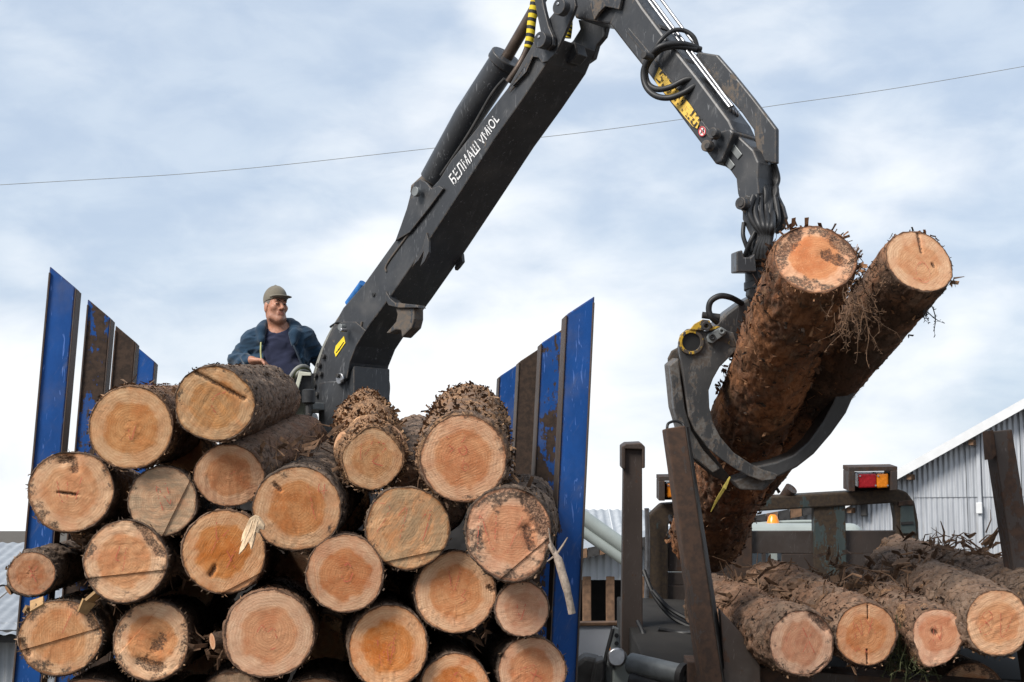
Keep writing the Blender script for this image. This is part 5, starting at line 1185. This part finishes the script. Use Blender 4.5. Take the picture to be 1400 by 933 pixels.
make_log('log', 'upper log whose far rounded end shows beside the rack leg', GR, (1490, 842), 7.3, 40, (1226, 768), 9.5, 32, col=(.0, .2, .6), bark=(.1, .3, .15), flakes=600, **kw)
make_log('log', 'upper log lying furthest right, in front of the torn-topped post', GR, (1600, 858), 7.3, 40, (1318, 790), 9.3, 31, col=(.0, .2, .6), bark=(.1, .35, .15), flakes=500, **kw)
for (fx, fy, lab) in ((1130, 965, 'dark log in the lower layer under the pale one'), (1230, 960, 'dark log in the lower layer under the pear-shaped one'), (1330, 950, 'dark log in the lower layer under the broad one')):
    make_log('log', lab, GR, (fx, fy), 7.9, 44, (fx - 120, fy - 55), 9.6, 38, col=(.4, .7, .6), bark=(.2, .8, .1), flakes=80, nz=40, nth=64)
scatter('bark_litter', 'heap of bark strips and broken twigs on top of the right-hand load', 'debris', [(P(1290, 752, 8.8), .10), (P(1330, 758, 8.5), .09), (P(1250, 775, 8.6), .09), (P(1140, 790, 8.8), .11), (P(1190, 795, 8.4), .08), (P(1060, 800, 8.6), .10), (P(1010, 800, 8.5), .09), (P(1010, 830, 8.0), .06), (P(1150, 835, 7.7), .05), (P(1240, 815, 8.0), .06)], 380, .12, .0042, M['twig'], 21)
scatter('bark_slabs', 'peeled tan bark slabs strewn over the right-hand load', 'debris', [(P(1290, 757, 8.75), .08), (P(1270, 775, 8.4), .09), (P(1180, 800, 8.3), .1), (P(1090, 815, 8.2), .1), (P(1020, 815, 8.3), .07)], 160, .10, .0075, M['wood'], 22)
rootlets('dry_needles', 'clump of dry greenish needle twigs hanging under the pear-shaped log', 'twigs', P(1236, 872, 7.5), 60, .26, 31, 'moss', .0024, .22)
for k, pts in enumerate(([(1290, 752), (1305, 742), (1330, 738)], [(1326, 740), (1342, 752), (1350, 762)], [(1345, 764), (1380, 752), (1400, 748)])):
    mb = MB(); mb.tube([P(x, y, 8.6) for x, y in pts], [.006, .004, .003], 6); tag(mb.build('dry_twig', M['twig'], None, True), ['thin bent twig rising from the litter, left of the others', 'thin dark twig pointing down to the furthest log', 'long thin twig reaching to the right edge above the load'][k], 'twig', 'twigs on the right-hand load')

# ------------------------------------------------------------------ things glimpsed between the trucks
for k, (a, b, r_, lb_) in enumerate((((770, 688), (868, 758), .075, 'upper slanting pale tube between blue stake and rusty post'), ((770, 707), (868, 776), .06, 'lower slanting pale tube between blue stake and rusty post'))):
    A_, B_ = P(*a, 16), P(*b, 16.0); e = empty('conveyor_tube', ((A_.x + B_.x) / 2, A_.y, 0), lb_, 'tube', 'slanting tubes')
    mb = MB(); mb.tube([A_, B_], r_, 18); mb.build('tube', M['cabgrey'], e, True)
    for q in (A_, B_):
        mb = MB(); mb.tube([Vector((q.x, q.y + .02 + .1 * k, 0)), q + Vector((0, .02 + .1 * k, 0))], .04, 8); mb.build('support_leg', M['greymetal'], e, True)
wb = empty('white_board', Vector((P(815, 880, 11).x, P(815, 880, 11).y, 0)), 'upright white board with brown top rail behind the blue stake', 'board')
mb = MB(); mb.prism(*pxprism([(770, 856), (848, 855), (840, 897), (770, 905)], 11.0, 11.03)); mb.build('panel', M['greyboard'], wb, bevel=.004)
mb = MB(); mb.prism(*pxprism([(768, 852), (849, 851), (849, 855.5), (768, 856.5)], 10.98, 11.05)); mb.build('top_rail', M['wood'], wb, bevel=.004)
for px in (785, 835):
    q = P(px, 890, 11.05); mb = MB(); mb.abox((q.x - .03, q.y, 0), (q.x + .03, q.y + .05, q.z)); mb.build('leg', M['wood'], wb)
pv0 = P(842, 905, 8.6)
pv = empty('parked_vehicle', (pv0.x, pv0.y, 0), 'grey vehicle front with an orange lamp below the rusty post', 'vehicle')
def vplate(name, outline, d0, d1, mat, bevel=.008): 
    mb = MB(); mb.prism(*pxprism(outline, d0, d1)); return mb.build(name, M[mat], pv, False, bevel)
vplate('fender', [(827, 935), (826, 912), (831, 901), (841, 896), (853, 897), (861, 903), (866, 920), (869, 1060), (828, 1060)], 8.5, 8.75, 'greymetal', .03)
vplate('mudguard', [(836, 960), (838, 916), (845, 906), (856, 908), (862, 922), (864, 960)], 8.47, 8.52, 'cabgrey', .012)
vplate('hood', [(783, 912), (800, 898), (823, 903), (820, 920), (815, 1060), (780, 1060)], 8.6, 8.75, 'darksteel', .02)
vplate('side_panel', [(808, 940), (815, 905), (826, 902), (829, 1060), (806, 1060)], 8.45, 8.58, 'darksteel', .01)
mb = MB(); mb.tube([P(843, 899, 8.42), P(843, 899, 8.6)], .052, 20); o = mb.build('headlamp', M['brightsteel'], pv, True, .01)
mb = MB(); q = P(838, 894, 8.55); mb.tube([q, q + UP * .015, q + UP * .032, q + UP * .04], [.026, .026, .018, .006], 14); mb.build('orange_lamp', M['amber'], pv, True)
mb = MB(); mb.tube([P(838, 860, 8.5), P(829, 895, 8.48), P(821, 940, 8.45)], .011, 8); mb.build('mirror_arm', M['rubber'], pv, True)
vplate('mirror_bracket', [(838, 857), (846, 860), (849, 890), (842, 894), (834, 893)], 8.53, 8.56, 'greymetal', .004)
for y in (869, 880):
    mb = MB(); mb.disc(P(843, y, 8.525), (0, -1, 0), .012, .006, 12); mb.build('bracket_hole', M['black'], pv)  # solid black discs, hole darkness put into their colour
c_ = Vector((pv0.x, pv0.y + .3, .45)); mb = MB(); mb.ring(c_ - Vector((.12, 0, 0)), (1, 0, 0), .1, .45, .24, 26); mb.build('wheel', M['rubber'], pv, True, .02)
# ------------------------------------------------------------------ the man on the crane seat
class Field:
    """signed-distance grid with smooth unions, meshed by surface nets"""
    def __init__(self, lo, hi, h):
        self.lo = np.array(lo, float); self.h = h
        self.n = np.ceil((np.array(hi) - self.lo) / h).astype(int) + 1
        self.V = np.full(self.n, .2, np.float32)
    def block(self, lo, hi):
        a = np.clip(np.floor((np.array(lo) - self.lo) / self.h).astype(int), 0, self.n - 1); b = np.clip(np.ceil((np.array(hi) - self.lo) / self.h).astype(int) + 1, 1, self.n)
        sl = tuple(slice(x, y) for x, y in zip(a, b))
        g = np.meshgrid(*[self.lo[i] + self.h * np.arange(a[i], b[i]) for i in range(3)], indexing='ij')
        return sl, np.stack(g, -1)
    def comb(self, sl, d, k, op):
        v = self.V[sl]; d = d.astype(np.float32)
        if op == 'sub': d = -d
        if k > 0:
            h = np.clip(.5 + .5 * ((d - v) if op == 'add' else (v - d)) / k, 0, 1)
            r = (d * (1 - h) + v * h - k * h * (1 - h)) if op == 'add' else (d * (1 - h) + v * h + k * h * (1 - h))
        else: r = np.minimum(v, d) if op == 'add' else np.maximum(v, d)
        self.V[sl] = r
    def ell(self, c, r, k=.02, op='add', R=None):
        c = np.array(c, float); r = np.array(r, float); m = max(r) + .06
        sl, g = self.block(c - m, c + m); q = g - c
        if R is not None: q = q @ R
        k0 = np.linalg.norm(q / r, axis=-1); k1 = np.linalg.norm(q / (r * r), axis=-1) + 1e-9
        self.comb(sl, k0 * (k0 - 1) / k1, k, op); return self
    def cone(self, a, b, ra, rb, k=.02, op='add'):
        a = np.array(a, float); b = np.array(b, float); m = max(ra, rb) + .06
        sl, g = self.block(np.minimum(a, b) - m, np.maximum(a, b) + m); ab = b - a
        t = np.clip(((g - a) @ ab) / (ab @ ab), 0, 1)
        self.comb(sl, np.linalg.norm(g - a - t[..., None] * ab, axis=-1) - (ra + (rb - ra) * t), k, op); return self
    def fold(self, amp, fr, seed):
        m = np.abs(self.V) < .03; ii = np.argwhere(m); p = self.lo + ii * self.h
        w = fbm(p * 5, 2, seed)[:, None] * 1.2
        self.V[m] += (amp * (np.abs(fbm(p * np.array(fr) + w * 3, 3, seed) - .5) * 4 - .5)).astype(np.float32); return self
    def cut(self, fn):
        sl, g = self.block(self.lo, self.lo + self.n * self.h); self.V = np.maximum(self.V, fn(g).astype(np.float32)); return self
    def mesh(self, name):
        V = self.V; s = V < 0; n = np.array(V.shape)
        c = np.zeros(n - 1, np.int8)
        for a in (0, 1):
            for b in (0, 1):
                for d in (0, 1): c += s[a:n[0] - 1 + a, b:n[1] - 1 + b, d:n[2] - 1 + d]
        act = np.argwhere((c > 0) & (c < 8)); idm = np.full(n - 1, -1, np.int32); idm[tuple(act.T)] = np.arange(len(act))
        acc = np.zeros((len(act), 3)); cnt = np.zeros(len(act))
        cor = [(a, b, d) for a in (0, 1) for b in (0, 1) for d in (0, 1)]
        for p in cor:
            for ax in range(3):
                if p[ax] == 0:
                    q = list(p); q[ax] = 1
                    v0 = V[tuple((act + p).T)]; v1 = V[tuple((act + q).T)]; m = (v0 < 0) != (v1 < 0)
                    t = np.where(m, v0 / np.where(m, v0 - v1, 1), 0); pt = act + np.array(p) * 1.0; pt[:, ax] += t
                    acc += pt * m[:, None]; cnt += m
        vs = self.lo + acc / cnt[:, None] * self.h
        fs = []
        for ax in range(3):
            o1, o2 = [k for k in range(3) if k != ax]
            a = s.take(range(0, n[ax] - 1), ax); b = s.take(range(1, n[ax]), ax)
            e = np.argwhere(a != b); e = e[(e[:, o1] > 0) & (e[:, o2] > 0) & (e[:, o1] < n[o1] - 1) & (e[:, o2] < n[o2] - 1)]
            def cell(d1, d2):
                q = e.copy(); q[:, o1] -= d1; q[:, o2] -= d2; return idm[tuple(q.T)]
            quad = np.stack([cell(1, 1), cell(0, 1), cell(0, 0), cell(1, 0)], 1)
            fl = s[tuple(e.T)] ^ (ax == 1)
            quad[~fl] = quad[~fl][:, ::-1]
            fs.append(quad)
        fs = np.concatenate(fs); fs = fs[(fs >= 0).all(1)]
        me = bpy.data.meshes.new(name); me.from_pydata(vs.tolist(), [], fs.tolist())
        me.polygons.foreach_set('use_smooth', [True] * len(me.polygons)); me.update(); return me
REF = P(384, 450, 10.3)
root = empty('person', REF - UP * .52, 'man in a blue hooded jacket, navy t-shirt and khaki cap looking aside', 'person')
def pmesh(name, me, mat, color=None):
    o = bpy.data.objects.new(name, me); COL.objects.link(o); me.materials.append(mat); o.parent = root; o.location = (0, 0, .52)
    sm = o.modifiers.new('smooth', 'SMOOTH'); sm.factor = .5; sm.iterations = 2; return o
# head frame: x to the face's left side of the picture... y forward, z up
YAW = math.radians(33); PT = math.radians(3); RL = math.radians(-2)
fwd = Vector((math.sin(YAW) * math.cos(PT), -math.cos(YAW) * math.cos(PT), math.sin(PT)))
side = unit(fwd.cross(Vector((math.sin(RL), 0, math.cos(RL))))) * -1      # picture-right-ish axis
side = unit(Vector((math.cos(YAW), math.sin(YAW), math.sin(RL))))
upv = unit(side.cross(fwd)) 
if upv.z < 0: upv = -upv
HC = Vector((-.036, .0, .152)); HS = .93
HR = np.array([side[:], fwd[:], upv[:]]).T            # columns = head axes
def H(x, y, z): return HC + (side * x * .93 + fwd * y + upv * z * 1.03) * HS
def hv(r): return [r[0] * HS * .93, r[1] * HS, r[2] * HS * 1.03]
SHR, ELR, WRR = (-.178, .03, -.062), (-.300, .08, -.205), (-.165, -.12, -.222)
SHL, ELL, WRL = (.145, .05, -.055), (.262, .17, -.20), (.36, .34, -.29)
def head_shape(f, g=0.0):
    f.ell(H(0, -.015, .042), hv((.076 + g, .095 + g, .088 + g)), .02, R=HR)
    f.ell(H(0, .028, -.042), hv((.062 + g, .064 + g, .086 + g)), .03, R=HR)
B = Field((-.48, -.62, -1.15), (.56, .52, .32), .0048)
head_shape(B)
B.ell(H(0, .072, -.104), hv((.030, .022, .022)), .025, R=HR)
B.cone(H(-.048, .03, -.085), H(0, .07, -.105), .020, .018, .02).cone(H(.048, .03, -.085), H(0, .07, -.105), .020, .018, .02)
B.cone(H(-.036, .082, .020), H(.036, .082, .020), .012, .012, .014)
for sx in (-1, 1):
    B.ell(H(sx * .046, .058, -.022), hv((.024, .026, .022)), .02, R=HR)
    B.ell(H(sx * .031, .101, .000), hv((.017, .014, .010)), .008, 'sub', R=HR)
    B.ell(H(sx * .031, .083, .000), hv((.014, .013, .010)), .004, R=HR)
    B.ell(H(sx * .077, -.012, -.012), hv((.010, .022, .032)), .008, R=HR)
B.cone(H(0, .090, .010), H(0, .118, -.034), .008, .013, .010); B.ell(H(-.013, .102, -.036), hv((.010, .011, .009)), .006, R=HR); B.ell(H(.013, .102, -.036), hv((.010, .011, .009)), .006, R=HR)
B.cone(H(-.020, .086, -.062), H(.020, .086, -.062), .008, .008, .008); B.cone(H(-.017, .087, -.073), H(.017, .087, -.073), .008, .008, .008)
B.cone(H(-.022, .097, -.0675), H(.022, .097, -.0675), .0022, .0022, .003, 'sub')
B.cone(H(0, -.02, -.06), (-.012, .035, -.01), .056, .062, .03)
B.cone((-.02, .05, -.02), (-.13, .05, -.035), .055, .05, .04).cone((-.02, .05, -.02), (.10, .05, -.03), .055, .05, .04)
B.ell((-.01, .05, -.16), (.165, .105, .17), .05).ell((.01, .03, -.34), (.155, .115, .16), .06).ell((.02, .06, -.50), (.165, .13, .12), .06)
for S_, E_, W_ in ((SHR, ELR, WRR), (SHL, ELL, WRL)):
    B.cone(S_, E_, .052, .042, .03).cone(E_, W_, .041, .029, .02)
for sx in (-1, 1):
    hp = (.02 + sx * .09, .04, -.53); kn = (.02 + sx * .13, -.42, -.50); an = (.02 + sx * .13, -.40, -.95)
    B.cone(hp, kn, .082, .058, .04).cone(kn, an, .056, .038, .02).cone(an, (an[0] + sx * .02, -.55, -1.02), .038, .032, .02)
def hand(f, wr, dr, dn, thumb):
    """palm + five bent fingers: dr along the hand, dn palm normal, thumb side sign"""
    wr, dr, dn = Vector(wr), unit(Vector(dr)), Vector(dn); dn = unit(dn - dr * dn.dot(dr)); sd = dr.cross(dn) * thumb
    for k in range(4):
        o = sd * (.030 - .020 * k); f.cone(wr + o * .55, wr + dr * .082 + o, .017, .0125, .012)
        a = wr + dr * .085 + o; ln = (.040, .045, .041, .032)[k]; d1 = unit(dr * .75 + dn * .66); d2 = unit(dr * .1 + dn); d3 = unit(dr * -.6 + dn * .75)
        b = a + d1 * ln; c = b + d2 * ln * .65; e = c + d3 * ln * .5
        f.cone(a, b, .0105, .0095, .004).cone(b, c, .0095, .0085, .003).cone(c, e, .0085, .0075, .003)
    a = wr + sd * .022 + dr * .025; b = a + unit(dr * .7 + sd * .7 + dn * .25) * .042; c = b + unit(dr + sd * .15 + dn * .3) * .032; e = c + unit(dr + dn * .6) * .024
    f.cone(a, b, .016, .0125, .01).cone(b, c, .0125, .0105, .003).cone(c, e, .0105, .009, .003)
hand(B, WRR, (.93, -.30, -.12), (.05, -.25, -1), 1)
hand(B, WRL, (.8, .5, -.3), (-.1, -.2, -1), -1)
bme = B.mesh('body')
def skin_mat():
    m, T = newmat('tanned_skin'); co = obj_co(T); st = T.attr('stubble'); lip = T.attr('lip')
    n = T.noise(co, 60, 4, .6)
    c = T.mix(T.ramp(n, .35, .65), (.33, .150, .092), (.42, .205, .135)); c = T.mix(T.math('MULTIPLY', st, .20), c, (.13, .085, .07)); c = T.mix(T.math('MULTIPLY', lip, .6), c, (.24, .075, .06))
    T.out(c, .48, bump=n, bstr=.15, bdist=.002, spec=.35, Subsurface_Weight=.08, Subsurface_Radius=(.02, .008, .004), Subsurface_Scale=.2); return m
co = np.empty(len(bme.vertices) * 3); bme.vertices.foreach_get('co', co); co = co.reshape(-1, 3)
hl = (co - np.array(HC[:])) @ HR / HS
stub = sstep(-.035, -.06, hl[:, 2]) * sstep(-.02, .03, hl[:, 1]) * sstep(-.135, -.115, hl[:, 2])
lip = sstep(-.052, -.060, hl[:, 2]) * sstep(-.084, -.077, hl[:, 2]) * sstep(.088, .094, hl[:, 1]) * sstep(.026, .02, np.abs(hl[:, 0]))
for nm, a in (('stubble', stub * (1 - lip)), ('lip', lip)):
    at = bme.attributes.new(nm, 'FLOAT', 'POINT'); at.data.foreach_set('value', a.astype(np.float32))
o = pmesh('body', bme, skin_mat()); o.modifiers['smooth'].iterations = 1
# eyes and brows
for sx in (-1, 1):
    mb = MB(); c_ = H(sx * .031, .0905, -.001) + REF; mb.tube([c_ - side * .012, c_ - side * .006, c_ + side * .006, c_ + side * .012], [.001, .0042, .0042, .001], 10); mb.build('eye', simple('dark_eye', (.03, .022, .018), .25) if sx < 0 else bpy.data.materials['dark_eye'], root, True)
    mb = MB(); a = [H(sx * .014, .0985, .019), H(sx * .030, .0985, .024), H(sx * .048, .083, .018)]; mb.tube(catmull([q + REF for q in a], 4), [.0030] * 4 + [.004] * 2 + [.0028] * 3, 8); mb.build('eyebrow', bpy.data.materials.get('hair_dark') or simple('hair_dark', (.035, .026, .021), .8), root, True)
# clothes
def cloth(name, c0, c1, scale=300):
    m, T = newmat(name); co = obj_co(T); n = T.noise(co, 9, 5, .6); wv = T.noise(co, scale, 2, .5)
    c = T.mix(T.ramp(n, .3, .7), c0, c1); T.out(c, .92, bump=wv, bstr=.2, bdist=.002, spec=.15, Sheen_Weight=.2); return m
TS = Field((-.30, -.25, -.60), (.34, .30, .12), .006)
TS.cone((-.012, .04, -.02), (-.15, .05, -.045), .062, .06, .04).cone((-.012, .04, -.02), (.12, .05, -.04), .062, .06, .04)
TS.ell((-.01, .05, -.16), (.178, .118, .182), .05).ell((.01, .03, -.34), (.170, .130, .17), .06).ell((.02, .06, -.48), (.178, .142, .12), .06)
TS.fold(.012, (7, 7, 15), 5).cone((-.018, .0, .03), (-.010, -.04, .12), .072, .085, .01, 'sub').cut(lambda g: -.56 - g[..., 2])
pmesh('t_shirt', TS.mesh('t_shirt'), cloth('navy_cotton', (.015, .018, .038), (.022, .026, .054)))
JK = Field((-.46, -.30, -.62), (.48, .46, .16), .006)
JK.cone((-.03, .06, -.005), SHR, .074, .068, .04).cone((-.01, .06, -.005), SHL, .074, .066, .04)
JK.ell((-.01, .05, -.17), (.195, .132, .195), .06).ell((.0, .04, -.36), (.195, .145, .20), .06)
for S_, E_, W_ in ((SHR, ELR, WRR), (SHL, ELL, WRL)):
    W2 = Vector(E_).lerp(Vector(W_), .86)
    JK.cone(S_, E_, .067, .057, .035).cone(E_, W2, .056, .043, .025)
JK.fold(.018, (6, 6, 17), 11)
def opening(g):
    u, w_, v = g[..., 0], g[..., 1], g[..., 2]
    uL = -.112 + .02 * np.clip(-v / .3, 0, 1); uR = .045 + .40 * np.clip(-v - .0, 0, .5)
    inside = np.minimum(np.minimum(u - uL, uR - u), .02 - w_)
    return inside
JK.cut(opening)
JK.cone((-.018, .0, -.0), (-.010, -.03, .14), .080, .09, .015, 'sub')
for pts, r_ in (([(-.116, -.075, -.08), (-.122, -.035, -.01), (-.112, .03, .03), (-.075, .10, .055), (-.02, .13, .065)], .013), ([(.098, -.075, -.10), (.102, -.045, -.03), (.092, .02, .025), (.055, .09, .055), (-.02, .13, .065)], .013)):
    for a, b in zip(pts[:-1], pts[1:]): JK.cone(a, b, r_, r_ + .004, .05)
JK.ell((-.02, .155, .01), (.12, .05, .07), .05)
JK.cut(lambda g: -.55 - g[..., 2])
pmesh('jacket', JK.mesh('jacket'), cloth('blue_fleece', (.012, .030, .056), (.019, .045, .078), 400))
mb = MB()
for a, nm, mt in (([(-.113, -.100, -.10), (-.112, -.112, -.16), (-.106, -.115, -.22), (-.098, -.112, -.30)], 'zip', 'zipgreen'), ([(.10, -.108, -.12), (.135, -.112, -.20), (.17, -.108, -.28), (.20, -.09, -.34)], 'zip', 'zipdark')):
    if 'zipgreen' not in M: M['zipgreen'] = simple('yellow_green_zip_tape', (.42, .42, .19), .7); M['zipdark'] = simple('dark_zip', (.02, .03, .045), .6)
    mb = MB(); q = catmull([Vector(p) + REF for p in a], 6); mb.tube(q, .0055, 8); mb.build(nm, M[mt], root, True)
TRS = Field((-.34, -.60, -1.05), (.40, .30, -.40), .008)
TRS.ell((.02, .06, -.52), (.185, .150, .13), .04)
for sx in (-1, 1):
    hp = (.02 + sx * .09, .04, -.53); kn = (.02 + sx * .13, -.42, -.50); an = (.02 + sx * .13, -.40, -.97)
    TRS.cone(hp, kn, .098, .078, .04).cone(kn, an, .076, .06, .03)
TRS.fold(.014, (8, 8, 8), 3); pmesh('trousers', TRS.mesh('trousers'), cloth('olive_trousers', (.075, .078, .055), (.12, .12, .085)))
CPF = Field((-.22, -.26, .05), (.20, .24, .36), .004)
CPF.ell(H(0, -.015, .052), hv((.086, .106, .094)), 0, R=HR)
def capcut(g):
    q = (g - np.array(HC[:])) @ HR / HS
    return (.046 + .22 * (q[..., 1] - .08) * (q[..., 1] < .08)) * .55 + .012 - q[..., 2] * .95
CPF.cut(capcut)
v_ = Matrix.Rotation(math.radians(9), 3, side) 
vf = unit(fwd * math.cos(math.radians(10)) + upv * math.sin(math.radians(-4))); vu = unit(side.cross(vf)); vu = vu if vu.z > 0 else -vu
VR = np.array([side[:], vf[:], vu[:]]).T
CPF.ell(H(0, .095, .050), hv((.078, .075, .0085)), .008, R=VR)
CPF.ell(H(0, -.015, .146), hv((.010, .010, .007)), .003, R=HR)
CPF.cone(H(-.072, .05, .052), H(0, .094, .056), .006, .006, .004).cone(H(.072, .05, .052), H(0, .094, .056), .006, .006, .004)
pmesh('cap', CPF.mesh('cap'), cloth('khaki_cap_cloth', (.120, .105, .080), (.165, .145, .112)))
HF = Field((-.20, -.20, .05), (.18, .22, .30), .005)
HF.ell(H(0, -.018, .036), hv((.080, .096, .088)), 0, R=HR)
def haircut(g):
    q = (g - np.array(HC[:])) @ HR / HS
    return np.maximum(q[..., 1] - .028 - .5 * (q[..., 2] - .0), np.maximum(-.055 - q[..., 2] - .4 * (q[..., 1] - -.02) * (q[..., 1] < -.02) * -1, q[..., 2] - .075)) + np.where((np.abs(q[..., 0]) > .05) & (q[..., 1] > -.038), np.maximum(0, .004 - q[..., 2]) * 3, 0)
HF.cut(haircut)
pmesh('hair', HF.mesh('hair'), cloth('short_grey_hair', (.10, .085, .075), (.19, .165, .15), 260))
